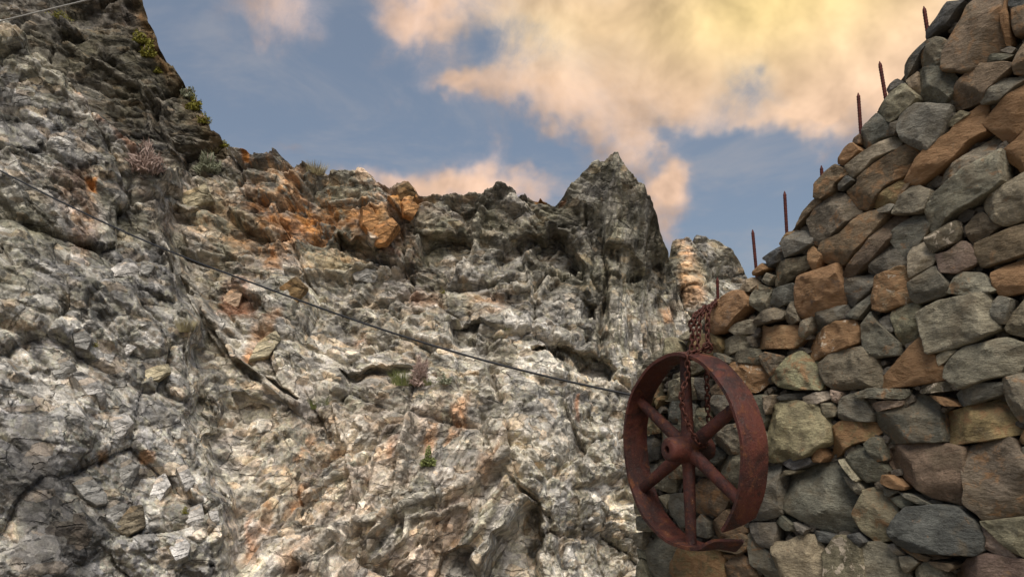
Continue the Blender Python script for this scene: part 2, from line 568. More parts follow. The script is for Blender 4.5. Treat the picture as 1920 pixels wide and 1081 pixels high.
def leaf_material(name, c1, c2):
    m, nt, b = new_mat(name)
    t = NT(nt)
    co = t.n('ShaderNodeTexCoord').outputs['Object']
    n1 = t.noise(co, 14, 4, 0.6)
    t.l(t.mix(t.ramp(n1.outputs['Fac'], 0.35, 0.65), c1, c2), b.inputs['Base Color'])
    b.inputs['Roughness'].default_value = 0.75
    b.inputs['Specular IOR Level'].default_value = 0.2
    return m


def rust_material():
    m, nt, b = new_mat('rusted_iron')
    t = NT(nt)
    co = t.n('ShaderNodeTexCoord').outputs['Object']
    n1 = t.noise(co, 3.2, 8, 0.68, 0.6); n2 = t.noise(co, 14, 8, 0.7, 0.4); n3 = t.noise(co, 90, 4, 0.7)
    c = t.mix(t.ramp(n1.outputs['Fac'], 0.38, 0.62), (0.03, 0.009, 0.007), (0.105, 0.025, 0.015))
    c = t.mix(t.ramp(n2.outputs['Fac'], 0.52, 0.68, 0, 0.75), c, (0.165, 0.055, 0.018))
    c = t.mix(t.ramp(n2.outputs['Fac'], 0.46, 0.34, 0, 0.75), c, (0.022, 0.012, 0.011))
    c = t.mix(t.ramp(n3.outputs['Fac'], 0.58, 0.68, 0, 0.7), c, (0.20, 0.09, 0.04))
    vo = t.n('ShaderNodeTexVoronoi'); t.l(co, vo.inputs['Vector']); vo.inputs['Scale'].default_value = 55
    fleck = t.math('MULTIPLY', t.ramp(vo.outputs['Distance'], 0.16, 0.08), t.ramp(n2.outputs['Fac'], 0.6, 0.64))
    c = t.mix(t.math('MULTIPLY', fleck, 0.7), c, (0.45, 0.36, 0.30))
    t.l(c, b.inputs['Base Color'])
    t.l(t.ramp(n2.outputs['Fac'], 0.35, 0.65, 0.45, 0.85), b.inputs['Roughness'])
    b.inputs['Specular IOR Level'].default_value = 0.45
    h = t.math('ADD', t.math('MULTIPLY', n2.outputs['Fac'], 0.8), t.math('MULTIPLY', n3.outputs['Fac'], 0.35))
    t.l(t.bump(h, 0.9, 0.016), b.inputs['Normal'])
    return m


M_CLIFF = cliff_material('cliff_rock')
M_BLOCK = cliff_material('cliff_block', True)
M_STONE = stone_material()
M_CORE = plain_noise_material('wall_core_earth', (0.05, 0.042, 0.033), (0.13, 0.105, 0.08), 9, 0.95, 0.8, 0.05)
M_RUST = rust_material()
M_CHAIN = plain_noise_material('rusted_chain', (0.04, 0.014, 0.011), (0.125, 0.042, 0.026), 40, 0.6, 0.3, 0.003, 0.25)
M_REBAR = plain_noise_material('rusted_rebar', (0.05, 0.014, 0.012), (0.13, 0.032, 0.022), 40, 0.7, 0.3, 0.003, 0.2)
M_CABLE = plain_noise_material('black_cable', (0.012, 0.012, 0.013), (0.03, 0.03, 0.032), 30, 0.5, 0.2, 0.002)
M_WIRE = plain_noise_material('pale_wire', (0.30, 0.29, 0.26), (0.42, 0.40, 0.36), 30, 0.6, 0.2, 0.002)
M_GROUND = plain_noise_material('stony_ground', (0.11, 0.095, 0.075), (0.22, 0.19, 0.15), 1.2, 0.95, 0.8, 0.08, 0, (0.28, 0.25, 0.2))
M_GREEN = leaf_material('fresh_leaves', (0.13, 0.16, 0.05), (0.28, 0.29, 0.11))
M_LIME = leaf_material('lime_moss', (0.13, 0.125, 0.02), (0.27, 0.24, 0.04))
M_STRAW = leaf_material('dry_grass', (0.30, 0.25, 0.14), (0.44, 0.38, 0.22))
M_PINK = leaf_material('dry_twigs', (0.30, 0.21, 0.17), (0.48, 0.36, 0.30))
M_SAGE = leaf_material('sage_leaves', (0.20, 0.21, 0.13), (0.34, 0.34, 0.24))


# ------------------------------------------------------------------ object helpers
def mesh_obj(name, verts, faces, mat, parent=None, smooth_=True):
    me = bpy.data.meshes.new(name)
    me.from_pydata([tuple(v) for v in verts], [], faces)
    me.update()
    if smooth_:
        me.polygons.foreach_set('use_smooth', [True] * len(me.polygons))
    me.materials.append(mat)
    o = bpy.data.objects.new(name, me)
    COL.objects.link(o)
    if parent:
        o.parent = parent
    return o


def empty(name, loc, label, cat, group=None):
    o = bpy.data.objects.new(name, None)
    o.empty_display_size = 0.2
    o.location = loc
    COL.objects.link(o)
    tag(o, label, cat, group)
    return o


def tag(o, label=None, cat=None, group=None, kind=None):
    if label: o['label'] = label
    if cat: o['category'] = cat
    if group: o['group'] = group
    if kind: o['kind'] = kind
    return o


def grid_obj(name, V, mat, colour=None):
    """V: rows x cols x 3 numpy grid -> one mesh object"""
    nr, nc = V.shape[:2]
    me = bpy.data.meshes.new(name)
    nv = nr * nc
    me.vertices.add(nv)
    me.vertices.foreach_set('co', V.reshape(-1).astype(np.float32))
    idx = np.arange(nv).reshape(nr, nc)
    q = np.stack([idx[:-1, :-1], idx[:-1, 1:], idx[1:, 1:], idx[1:, :-1]], -1).reshape(-1, 4)
    nf = len(q)
    me.loops.add(nf * 4)
    me.loops.foreach_set('vertex_index', q.reshape(-1).astype(np.int32))
    me.polygons.add(nf)
    me.polygons.foreach_set('loop_start', np.arange(0, nf * 4, 4, dtype=np.int32))
    me.polygons.foreach_set('loop_total', np.full(nf, 4, np.int32))
    me.update(calc_edges=True)
    if colour is not None:
        a = me.color_attributes.new('rock_colour', 'FLOAT_COLOR', 'POINT')
        c = np.ones((nv, 4), np.float32); c[:, :3] = colour.reshape(-1, 3)
        a.data.foreach_set('color', c.reshape(-1))
    me.materials.append(mat)
    o = bpy.data.objects.new(name, me)
    COL.objects.link(o)
    return o


def tube(path, radius, sides=8, closed=False):
    P = [Vector(p) for p in path]
    n = len(P)
    verts, faces = [], []
    up = Vector((0, 0, 1))
    prev = None
    for i in range(n):
        a = P[(i - 1) % n] if (closed or i > 0) else P[i]
        b = P[(i + 1) % n] if (closed or i < n - 1) else P[i]
        t = (b - a).normalized()
        if prev is None:
            ref = up if abs(t.z) < 0.9 else Vector((1, 0, 0))
            x = t.cross(ref).normalized()
        else:
            x = (prev - t * prev.dot(t)).normalized()
        prev = x
        y = t.cross(x)
        r = radius[i] if hasattr(radius, '__len__') else radius
        for k in range(sides):
            an = 2 * math.pi * k / sides
            verts.append(P[i] + x * (r * math.cos(an)) + y * (r * math.sin(an)))
    for i in range(n if closed else n - 1):
        j = (i + 1) % n
        for k in range(sides):
            l = (k + 1) % sides
            faces.append((i * sides + k, i * sides + l, j * sides + l, j * sides + k))
    if not closed:
        faces.append(tuple(range(sides))[::-1])
        faces.append(tuple((n - 1) * sides + k for k in range(sides)))
    return verts, faces


# ================================================================== CLIFF
def loft(cols, crest, py_bottom, nrows, depth_fn, back_rows, back_len, back_drop):
    """rows from the foot to the crest, then over the top and away"""
    cols = np.asarray(cols, float)
    cy = np.interp(cols, [c[0] for c in crest], [c[1] for c in crest])
    t = np.linspace(0, 1, nrows)[:, None]
    PY = py_bottom + (cy[None, :] - py_bottom) * t
    PX = np.broadcast_to(cols[None, :], PY.shape).copy()
    D = depth_fn(PX, PY)
    V = at(PX, PY, D)
    top = V[-1]
    k = (np.arange(1, back_rows + 1) / back_rows)[:, None]
    k = k ** 1.6
    away = top - CAM
    away[:, 2] = 0
    away /= np.linalg.norm(away, axis=1)[:, None]
    B = top[None] + away[None] * (k * back_len)[..., None]
    B[..., 2] -= (k ** 1.3) * back_drop
    PXB = np.broadcast_to(cols[None, :], (back_rows, len(cols)))
    PYB = np.broadcast_to(cy[None, :], (back_rows, len(cols)))
    return np.concatenate([V, B]), np.concatenate([PX, PXB]), np.concatenate([PY, PYB])


C_CTRL = [(450, 1200, 14.8), (450, 1081, 15.5), (450, 900, 16.5), (450, 760, 18), (450, 600, 20), (450, 450, 22), (450, 320, 24),
          (700, 1200, 15.5), (700, 1000, 17), (700, 850, 18.2), (700, 760, 19), (700, 690, 21), (700, 560, 23), (700, 450, 24), (700, 350, 25.5),
          (950, 1200, 17), (950, 1000, 18), (950, 850, 19), (950, 720, 20.5), (950, 640, 22.5), (950, 500, 24.5), (950, 380, 25.5),
          (1150, 1200, 19), (1150, 950, 20.5), (1150, 800, 21.5), (1150, 720, 23), (1150, 600, 24), (1150, 450, 24.3), (1150, 320, 25.5),
          (1230, 1000, 23), (1230, 750, 25), (1230, 600, 26.5), (1238, 450, 28), (1300, 700, 29), (1300, 550, 31), (1400, 800, 33), (1400, 1100, 30),
          (300, 600, 18.5), (300, 450, 20.5), (300, 330, 22.5), (100, 600, 17), (100, 300, 21), (-200, 300, 20)]
A_CTRL = [(-250, 1200, 10.5), (0, 1081, 11.5), (150, 1081, 12.3), (300, 1081, 13.6), (420, 1081, 15), (0, 850, 12.2), (150, 850, 13.2), (300, 850, 14.6),
          (400, 800, 16.2), (0, 600, 13.8), (150, 600, 15), (300, 600, 16.8), (0, 350, 16.2), (150, 350, 17.2), (300, 400, 19), (330, 330, 20.5),
          (0, 60, 18.5), (150, 170, 19), (250, 270, 20), (-200, 600, 12), (-200, 100, 16), (-200, -100, 18), (450, 700, 18), (450, 400, 21)]
EDGE_A = pts('345,200 338,310 300,420 330,520 365,640 385,720 388,830 410,900 425,960 415,1081 415,1300')
RECESS = [  # survey polygon, soft edge, depth in metres, roughness factor
    ('978,961 1016,945 1019,992 1012,1081 1012,1200 912,1200 912,1081 934,1018 956,1002', 9, 1.3, 0.45),
    ('830,1040 860,1030 893,1045 890,1081 900,1200 800,1200 815,1081', 8, 0.8, 0.5),
    ('997,655 1060,647 1125,667 1150,680 1157,692 1107,704 1072,694 1060,672', 7, 1.5, 0.6),
    ('930,480 955,450 987,435 1020,442 1045,430 1077,467 1082,515 1045,500 1005,482 985,478 943,517', 14, 0.75, 0.7),
    ('780,445 865,440 850,470 820,482 790,472', 8, 0.6, 0.7),
    ('640,450 700,466 700,482 670,482 640,462', 6, 0.7, 0.8),
    ('440,745 470,742 512,758 516,786 480,788 450,782', 6, 0.5, 0.5),
    ('640,693 780,688 735,713 650,708', 6, 0.6, 0.6),
    ('850,618 897,608 892,640 860,647', 6, 0.6, 0.6),
    ('1092,560 1112,562 1112,592 1095,590', 5, 0.6, 0.8),
    ('1140,460 1180,470 1200,510 1180,520 1140,480', 9, 0.5, 0.8),
    ('455,690 470,688 520,718 565,752 550,757 500,722', 5, 0.6, 0.7),
    ('1082,915 1180,880 1190,930 1150,960 1120,940', 14, 0.6, 0.8),
    ('250,540 345,560 330,600 270,590', 10, 0.3, 0.8),
]
BULGE = [
    ('1000,665 1058,672 1068,695 1050,712 1000,700', 10, 0.5, 0.9),
    ('945,690 1075,712 1070,790 1010,830 950,800', 25, 0.5, 0.35),
    ('1075,470 1100,500 1100,545 1090,515', 8, 0.5, 0.8),
    ('735,352 765,342 792,372 778,410 752,408 725,384', 6, 0.7, 0.7),
    ('678,385 727,398 752,440 702,466 676,430', 6, 0.7, 0.7),
    ('640,690 780,684 770,694 650,698', 4, 0.3, 0.9),
    ('900,590 950,590 945,610 890,605', 5, 0.4, 0.8),
    ('320,335 395,350 400,380 360,400 330,380', 8, 0.4, 0.6),
    ('700,950 730,975 690,1030 650,1075', 10, 0.2, 0.9),
    ('560,1040 620,1000 640,1010 600,1081 560,1081', 10, 0.3, 0.8),
]
SMOOTH_A = '12,815 60,735 95,815 118,890 125,925 150,945 190,958 184,1030 160,1081 150,1200 30,1200 35,1081 28,960 12,920'
VEINS = [  # pale dykes: line, half width px, raise m, rungs across?
    ('647,1078 691,1024 726,977 739,942 748,898 755,850 767,813 777,771', 11, 0.22, 1),
    ('748,967 789,945 837,926 884,904 915,879 960,850', 15, 0.34, 1),
    ('560,1050 600,1024 631,1002 680,985 726,970', 12, 0.22, 1),
    ('704,1055 761,1014 767,980 821,970 871,945', 8, 0.2, 1),
    ('628,756 641,803 650,844 660,891 669,917 672,986', 6, 0.2, 0),
    ('789,872 780,898 755,926', 4, 0.12, 0), ('747,872 735,892 723,913', 4, 0.12, 0),
    ('985,940 962,985 937,1014 899,1062', 20, 0.45, 1),
    ('910,870 980,870 1040,850 1075,800', 22, 0.2, 1),
    ('905,395 890,430 892,455 875,480 860,510', 9, 0.25, 1), ('908,478 885,500 870,530', 5, 0.2, 0),
    ('1090,370 1092,410 1078,430', 7, 0.2, 0), ('1050,460 1030,480 1022,500', 4, 0.15, 0), ('1035,500 1020,535 1010,560', 6, 0.2, 0),
    ('1000,560 985,500 995,470', 5, 0.15, 1), ('310,470 350,520 400,600 450,685 500,720 560,765', 8, 0.3, 1), ('330,500 390,610 420,660', 5, 0.25, 0),
    ('610,375 660,372 700,378', 4, 0.2, 0), ('505,318 545,325 575,350', 4, 0.18, 0), ('540,515 600,520 650,515 700,505', 6, 0.25, 1),
    ('790,445 740,500 700,520', 6, 0.3, 0), ('560,930 620,900 660,885', 9, 0.2, 1), ('490,1000 545,998 600,985', 4, 0.12, 0),
    ('640,560 690,560 720,550', 4, 0.15, 0), ('375,470 430,475 470,478', 5, 0.2, 0), ('600,630 640,580 680,545', 7, 0.2, 1),
]
ORANGE = [  # polygon, soft, strength, colour key
    ('678,385 727,398 752,440 702,466 676,430', 7, 0.85, 'o'), ('735,350 765,342 792,375 778,410 752,408 725,384', 6, 0.8, 'd'),
    ('650,398 690,400 680,442 655,430', 8, 0.6, 'o'), ('716,428 752,430 748,478 715,476', 6, 0.8, 'r'), ('480,402 580,396 572,428 520,424 490,440', 12, 0.75, 'o'),
    ('485,492 512,458 524,500', 4, 0.85, 'p'), ('450,283 470,283 472,305 452,302', 4, 0.9, 'o'), ('618,485 695,478 690,520 610,522', 10, 0.6, 't'),
    ('412,530 470,525 476,600 410,592', 10, 0.6, 'r'), ('478,600 535,585 520,650 452,692', 8, 0.7, 'p'), ('420,440 470,400 480,440 440,480', 12, 0.4, 'p'),
    ('440,390 500,370 500,400 450,420', 10, 0.45, 'o'), ('760,530 830,540 830,580 770,580', 16, 0.35, 'r'), ('870,545 950,560 945,590 880,590', 10, 0.4, 'd'),
    ('1262,455 1282,443 1312,500 1325,545 1312,575 1282,572 1275,510', 8, 0.8, 'p'), ('1000,352 1022,352 1026,362 1002,364', 3, 0.95, 'd'), ('1048,358 1062,355 1062,364 1050,365', 3, 0.9, 'r'),
    ('1240,575 1262,580 1262,600 1245,600', 5, 0.7, 'p'), ('580,805 596,808 560,862 546,858', 5, 0.75, 'p'), ('562,900 574,902 548,965 532,990 536,955', 5, 0.7, 'p'),
    ('500,935 516,940 498,998 482,995', 5, 0.65, 'p'), ('460,985 470,960 476,1020 455,1060', 8, 0.5, 'r'), ('850,760 880,745 872,790 838,830 842,790', 6, 0.7, 'p'),
    ('796,812 820,780 812,840 796,850', 6, 0.6, 'p'), ('730,820 750,815 740,860 725,850', 8, 0.45, 'r'), ('380,830 425,800 410,850', 8, 0.5, 't'),
    ('160,335 185,335 180,360 165,358', 5, 0.9, 'o'), ('265,842 290,842 290,862 266,862', 3, 0.85, 'p'), ('180,848 200,845 200,862 182,865', 5, 0.8, 'd'),
    ('525,1040 590,1010 580,1081 525,1081', 14, 0.45, 'p'), ('440,1050 480,1000 490,1060', 12, 0.4, 'p'), ('900,850 935,830 930,870 905,900', 10, 0.45, 'p'), ('1078,900 1090,870 1088,1000 1072,1000', 5, 0.5, 't'),
    ('1080,740 1090,740 1088,790 1080,790', 4, 0.6, 'r'), ('640,640 690,630 690,660 645,665', 12, 0.4, 'r'), ('250,250 262,300 330,440 300,450 262,360', 9, 0.4, 'b'), ('150,165 260,265 250,275 140,175', 6, 0.4, 'r'),
    ('100,330 160,320 190,420 150,470', 25, 0.25, 'r'), ('270,780 320,760 320,800 280,805', 6, 0.4, 't'), ('230,940 265,920 262,1000 225,1000', 8, 0.4, 'b'),
]
TINT = {'o': (0.46, 0.18, 0.04), 'd': (0.34, 0.145, 0.025), 'r': (0.40, 0.165, 0.07), 'p': (0.50, 0.30, 0.17), 't': (0.40, 0.33, 0.21), 'b': (0.15, 0.095, 0.07)}
GREYS = np.array([(0.255, 0.24, 0.21), (0.31, 0.29, 0.255), (0.20, 0.19, 0.175), (0.285, 0.27, 0.215), (0.24, 0.225, 0.21), (0.36, 0.335, 0.295), (0.15, 0.142, 0.13), (0.27, 0.235, 0.19)]) * np.array([1.03, 1.01, 0.95])


def shape_depth(PX, PY):
    dC = kernel(PX, PY, C_CTRL, 85)
    dA = kernel(PX, PY, A_CTRL, 95)
    ex = np.interp(PY, [p[1] for p in EDGE_A], [p[0] for p in EDGE_A])
    wob = 34 * fbm(np.stack([PX / 60, PY / 60, np.zeros(PX.shape)], -1), 3, 77)
    mA = smooth(30, -30, PX - ex - wob)
    D = dC + (dA - dC) * mA
    Q = np.stack([PX / 46, PY / 46, np.zeros(PX.shape)], -1)
    PX = PX + 13 * fbm(Q, 3, 211); PY = PY + 13 * fbm(Q + 9.7, 3, 212)
    for poly, soft, dep, _r in RECESS:
        D = D + dep * poly_mask(PX, PY, pts(poly), soft)
    for poly, soft, dep, _r in BULGE:
        D = D - dep * poly_mask(PX, PY, pts(poly), soft)
    return D, mA


def rock_detail(V, PX, PY, mA, unit_far, unit_near, seed, pinnacle=True):
    """displacement (m) and colour for a flat list of points"""
    n = len(V)
    x, y = PX, PY
    amp = np.ones(n)
    for poly, soft, dep, rr in RECESS + BULGE:
        amp *= 1 + (rr - 1) * poly_mask(x, y, pts(poly), soft)
    sl = poly_mask(x, y, pts(SMOOTH_A), 22)
    amp *= 1 - 0.6 * sl
    diag = smooth(715, 790, y) * smooth(380, 470, x) * smooth(1010, 930, x)       # slabs climbing to the right
    vert = smooth(1080, 1150, x) * smooth(720, 640, y) if pinnacle else np.zeros(n)
    col = np.zeros((n, 3)); disp = np.zeros(n)
    wf = np.stack([fbm(V * 0.9, 3, seed + 40), fbm(V * 0.9 + 31, 3, seed + 41), fbm(V * 0.9 + 77, 3, seed + 42)], 1)
    ci = np.zeros(n); jit = np.zeros(n); paler = np.zeros(n)

    def run(sel, unit, M, sd, levels):
        P = V[sel] + wf[sel] * 0.12 * unit
        d = np.zeros(sel.sum()); c = np.zeros(sel.sum()); j = np.zeros(sel.sum()); pl = np.zeros(sel.sum())
        for k, (sc, am, ti, cw) in enumerate(levels):
            P2 = P + np.stack([vnoise(P * (2.2 / (sc * unit)) + k * 9.1, sd + k + q * 7) for q in range(3)], 1) * 0.045 * sc * unit
            if k in (1, 2):
                h, r1, r2 = blocks(P2, sc * unit, M, sd + 13 * k, ti)
                d += am * sc * unit * h
            else:
                h, e, r1, r2 = facets(P2, sc * unit, M, sd + 13 * k, ti)
                d += am * sc * unit * h - am * 0.5 * sc * unit * np.clip(1 - e / 0.12, 0, 1)
            c += cw * (r1 - 0.5); j += cw * (r2 - 0.5)
            if k in (1, 2):
                pl += (r2 > 0.80) * (0.55 if k == 1 else 0.6)
        return d, c, j, pl

    LV = [(2.6, 0.25, 0.7, 0.45), (1.15, 0.32, 0.9, 0.9), (0.46, 0.27, 0.85, 1.0), (0.19, 0.17, 0.75, 0.7), (0.085, 0.12, 0.7, 0.5)]
    iso = np.array([[1, 0, 0.25], [0, 0.8, 0], [-0.2, 0, 1.25]])
    jobs = [(mA > 0.02, unit_near, rot_xz(-38, 1.35), 300, mA), ]
    wC = 1 - mA
    jobs.append(((wC * diag) > 0.02, unit_far, rot_xz(56, 2.3), 500, wC * diag))
    jobs.append(((wC * vert) > 0.02, unit_far, rot_xz(84, 2.8), 700, wC * vert))
    wi = wC * np.clip(1 - diag - vert, 0, 1)
    jobs.append((wi > 0.02, unit_far, iso, 900, wi))
    tot = np.zeros(n)
    for sel, unit, M, sd, w in jobs:
        if not sel.any():
            continue
        d, c, j, pl = run(sel, unit, M, sd + seed, LV)
        disp[sel] += w[sel] * d; ci[sel] += w[sel] * c; jit[sel] += w[sel] * j; paler[sel] += w[sel] * pl
        tot += w
    disp *= amp * (1 - 0.68 * smooth(1035, 1075, x) * smooth(440, 350, y) * (1 if pinnacle else 0))
    un = unit_far + (unit_near - unit_far) * mA
    rough = fbm(V * (3.2 / un)[:, None], 4, seed + 60, 0.6)
    disp += 0.03 * un * rough * np.clip(amp, 0.45, 1)
    # seams: long thin beds, climbing to the right low in the middle, upright near the peak, falling to the right on the near face
    seam = np.zeros(n); seam2 = np.zeros(n)
    for deg, wgt in ((54, wC * diag), (82, wC * vert), (-52, 0.75 * mA), (-18, 0.6 * wi)):
        a_ = R(deg)
        q1 = V[:, 0] * math.cos(a_) + V[:, 2] * math.sin(a_); q2 = -V[:, 0] * math.sin(a_) + V[:, 2] * math.cos(a_)
        Q = np.stack([q1 * 0.42 + 0.5 * wf[:, 0], V[:, 1] * 0.4, q2 * 2.3 + 0.35 * wf[:, 1]], 1)
        seam += wgt * fbm(Q, 4, seed + 120 + deg, 0.6)
        seam2 += wgt * fbm(Q * np.array([0.8, 1, 0.7]) + 40, 3, seed + 160 + deg, 0.55)
    sq = seam * 6.0
    fr_ = sq - np.floor(sq)
    step = (np.floor(sq) + smooth(0.0, 0.22, fr_)) / 6.0                   # beds end in small sharp ledges
    disp += un * (0.12 * seam + 0.42 * step) * np.clip(amp, 0.5, 1)
    # dykes
    vein = np.zeros(n)
    for line, w, hgt, rung in VEINS:
        m = line_mask(x + 5 * wf[:, 0], y + 5 * wf[:, 2], pts(line), w)
        if rung:
            a, b = pts(line)[0], pts(line)[-1]
            L = math.hypot(b[0] - a[0], b[1] - a[1])
            s = ((x - a[0]) * (b[0] - a[0]) + (y - a[1]) * (b[1] - a[1])) / L
            s = s + 9.0 * fbm(V * 1.6, 3, seed + 5)
            lad = np.abs(((s / 11.0) % 1.0) - 0.5) * 2
            disp += m * hgt * 1.5
            m = m * (0.55 + 0.45 * smooth(0.15, 0.6, lad))
        else:
            disp += m * hgt
        vein = np.maximum(vein, m)
    # colour
    k = np.clip(((ci * 0.42 + 0.5) * 8), 0, 7.99)
    i0 = np.floor(k).astype(int)
    h2 = np.clip(jit * 0.42 + 0.5, 0, 1)
    perm = np.array([6, 2, 4, 0, 3, 7, 1, 5])
    col = 1.3 * GREYS[perm[i0]]
    col = col * (0.45 + 1.1 * h2)[:, None]
    big = fbm(V * 0.35, 3, seed + 70)
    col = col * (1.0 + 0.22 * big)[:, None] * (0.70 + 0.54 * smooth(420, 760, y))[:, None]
    col = col * (1 - mA[:, None] * np.array([0.06, 0.04, -0.02]))
    warmth = np.clip(fbm(V * (0.8 / un)[:, None] + 50, 4, seed + 80) * 1.3 + 0.05, 0, 1) * (1 - 0.6 * mA)
    col = col * (1 - 0.36 * warmth[:, None]) + np.array([0.46, 0.39, 0.28]) * 0.36 * warmth[:, None]
    pal = np.clip(paler, 0, 1)[:, None] * 0.75
    col = col * (1 - pal) + np.array([0.50, 0.465, 0.41]) * pal
    col = col * np.clip(1 + 1.1 * seam, 0.4, 1.7)[:, None]
    pk = (smooth(0.16, 0.42, seam2) * diag * (1 - mA) * 0.36)[:, None]
    col = col * (1 - pk) + np.array([0.56, 0.38, 0.25]) * pk
    vm = (vein * (0.5 + 0.3 * rough))[:, None]
    vm = np.clip(vm * 1.2, 0, 0.85)
    col = col * (1 - vm) + np.array([0.54, 0.49, 0.40]) * vm
    on = fbm(V * (1.6 / un)[:, None] + 9, 4, seed + 90, 0.6)
    for poly, soft, st, key in ORANGE:
        m = poly_mask(x + 9 * on, y + 9 * wf[:, 1], pts(poly), soft)
        if not m.any():
            continue
        m = (m * st * np.clip(0.95 + 1.6 * on, 0.1, 1.15))[:, None]
        m = np.minimum(m, 0.95)
        col = col * (1 - m) + np.array(TINT[key]) * (0.85 + 0.4 * h2[:, None]) * m
    zone = np.exp(-((x - 590) / 210) ** 2 - ((y - 395) / 95) ** 2) * (1 - mA) + 0.26 * np.exp(-((x - 620) / 240) ** 2 - ((y - 880) / 160) ** 2) * (1 - mA)
    pick = (smooth(0.36, 0.52, h2) * zone * np.clip(0.8 + 1.2 * on, 0.05, 1))[:, None]
    och = np.array([0.52, 0.225, 0.055])
    col = col * (1 - 0.85 * pick) + och * (0.75 + 0.5 * np.abs(big[:, None])) * 0.85 * pick
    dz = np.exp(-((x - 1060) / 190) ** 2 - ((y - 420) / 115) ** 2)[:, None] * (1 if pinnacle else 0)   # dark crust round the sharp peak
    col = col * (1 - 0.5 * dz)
    oliv = (np.clip(0.2 + 0.9 * fbm(V * 0.7 + 13, 3, seed + 95), 0, 1) * smooth(640, 480, y) * 0.6)[:, None]
    col = col * (1 - oliv) + np.array([0.27, 0.245, 0.14]) * oliv
    g = (sl * 0.7)[:, None]
    col = col * (1 - g) + np.array([0.13, 0.12, 0.11]) * (0.9 + 0.3 * big[:, None]) * g
    return disp, col, wf


CREST = pts('-260,-260 -120,-60 -60,5 0,46 30,60 65,85 130,150 170,195 250,262 300,300 345,316 380,300 400,290 428,280 455,284 490,294 503,284 516,282 545,308 565,304 600,318 612,315 650,322 '
            '675,318 700,330 733,350 750,342 765,342 786,366 800,368 830,362 860,366 900,366 930,354 960,350 985,351 1003,361 1012,352 1025,355 1040,363 1055,355 1080,330 1110,305 1145,286 1158,288 '
            '1165,300 1185,325 1200,345 1208,352 1215,365 1230,385 1236,410 1241,440 1247,456 1258,480 1268,540 1280,590 1310,620 1360,660 1440,720')
cols = np.concatenate([np.arange(-260, 0, 4.0), np.arange(0, 1300, 1.75), np.arange(1300, 1441, 4.0)])
NB = 34
_mA = {}


def depth_main(PX, PY):
    D, m = shape_depth(PX, PY)
    _mA['m'] = m
    return D


V, PX, PY = loft(cols, CREST, 1180, 470, depth_main, NB, 9.0, 3.0)
mA = np.concatenate([_mA['m'], np.repeat(_mA['m'][-1:], NB, 0)])
shp = V.shape
Vf, PXf, PYf, mAf = V.reshape(-1, 3), PX.reshape(-1), PY.reshape(-1), mA.reshape(-1)
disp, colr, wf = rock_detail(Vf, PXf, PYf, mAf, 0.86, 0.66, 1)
nC = np.array([-0.08, -1, 0.42]); nA = np.array([0.45, -1, 0.28])
nn = nC[None] * (1 - mAf[:, None]) + nA[None] * mAf[:, None]
nn /= np.linalg.norm(nn, axis=1)[:, None]
un = 1.0 + (0.7 - 1.0) * mAf
Vf = Vf + nn * disp[:, None] + wf * np.array([0.07, 0.0, 0.07]) * un[:, None]
rowid = np.repeat(np.arange(shp[0]), shp[1])
over = np.clip((rowid - (shp[0] - NB)) / 4.0, 0, 1)                       # upper side: earth and dry grass
colr = colr * (1 - 0.4 * over[:, None]) + np.array([0.25, 0.2, 0.12]) * 0.4 * over[:, None]
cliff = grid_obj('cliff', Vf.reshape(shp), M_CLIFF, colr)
tag(cliff, 'broken grey quarry cliff with orange stains, rising to a sharp peak', 'cliff', kind='structure')

# the darker peak behind, upper left
B_CREST = pts('-260,-760 100,-330 200,-140 240,-50 262,0 268,25 276,40 285,58 292,74 296,66 304,96 310,118 316,122 330,140 345,160 365,190 385,220 400,240 420,262 432,276 445,300 470,330')
colsB = np.arange(-260, 471, 1.9)


def depth_B(PX, PY):
    return kernel(PX, PY, [(0, 300, 23), (0, 0, 27), (0, -300, 33), (200, 300, 24.5), (200, 100, 27), (200, -100, 31), (400, 330, 26), (400, 250, 29), (300, 200, 28), (300, 80, 31)], 90)


VB, PXB, PYB = loft(colsB, B_CREST, 360, 230, depth_B, 20, 10.0, 2.0)
shp = VB.shape
Vf, PXf, PYf = VB.reshape(-1, 3), PXB.reshape(-1), PYB.reshape(-1)
rk, on_ = RECESS, ORANGE
vn_, RECESS = VEINS, []
bl_, BULGE = BULGE, []
VEINS = [('60,60 130,80 175,115 250,150 300,200', 6, 0.4, 0), ('200,190 240,185 262,190', 4, 0.25, 0), ('262,150 275,200 280,240', 4, 0.25, 0), ('310,200 300,230 330,290', 6, 0.25, 1), ('60,130 110,150 180,120', 5, 0.3, 0)]
ORANGE = [('180,0 262,-10 290,80 240,80', 22, 0.5, 'b'), ('240,10 262,0 310,110 330,150 300,130', 9, 0.5, 'd'), ('130,40 200,50 230,75 180,70', 12, 0.5, 't')]
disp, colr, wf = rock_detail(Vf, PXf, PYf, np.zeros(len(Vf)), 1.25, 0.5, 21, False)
n_ = np.array([0.15, -1, 0.3]); n_ /= np.linalg.norm(n_)
Vf = Vf + n_ * disp[:, None] * 0.8 + wf * np.array([0.22, 0, 0.22])
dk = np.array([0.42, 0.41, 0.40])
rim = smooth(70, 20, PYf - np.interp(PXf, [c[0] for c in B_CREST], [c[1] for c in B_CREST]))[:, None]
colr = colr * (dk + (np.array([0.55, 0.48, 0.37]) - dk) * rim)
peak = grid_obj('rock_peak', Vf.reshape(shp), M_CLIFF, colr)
tag(peak, 'dark rock peak behind the cliff at upper left, green plants along its edge', 'cliff', kind='structure')
RECESS, VEINS, BULGE, ORANGE = rk, vn_, bl_, on_

# the pale pinnacle in the gap beyond the sharp peak
D_CREST = pts('1215,620 1245,520 1257,470 1262,446 1268,441 1290,443 1298,450 1306,442 1340,447 1375,468 1387,490 1402,516 1425,570 1460,660')
colsD = np.arange(1215, 1461, 1.5)


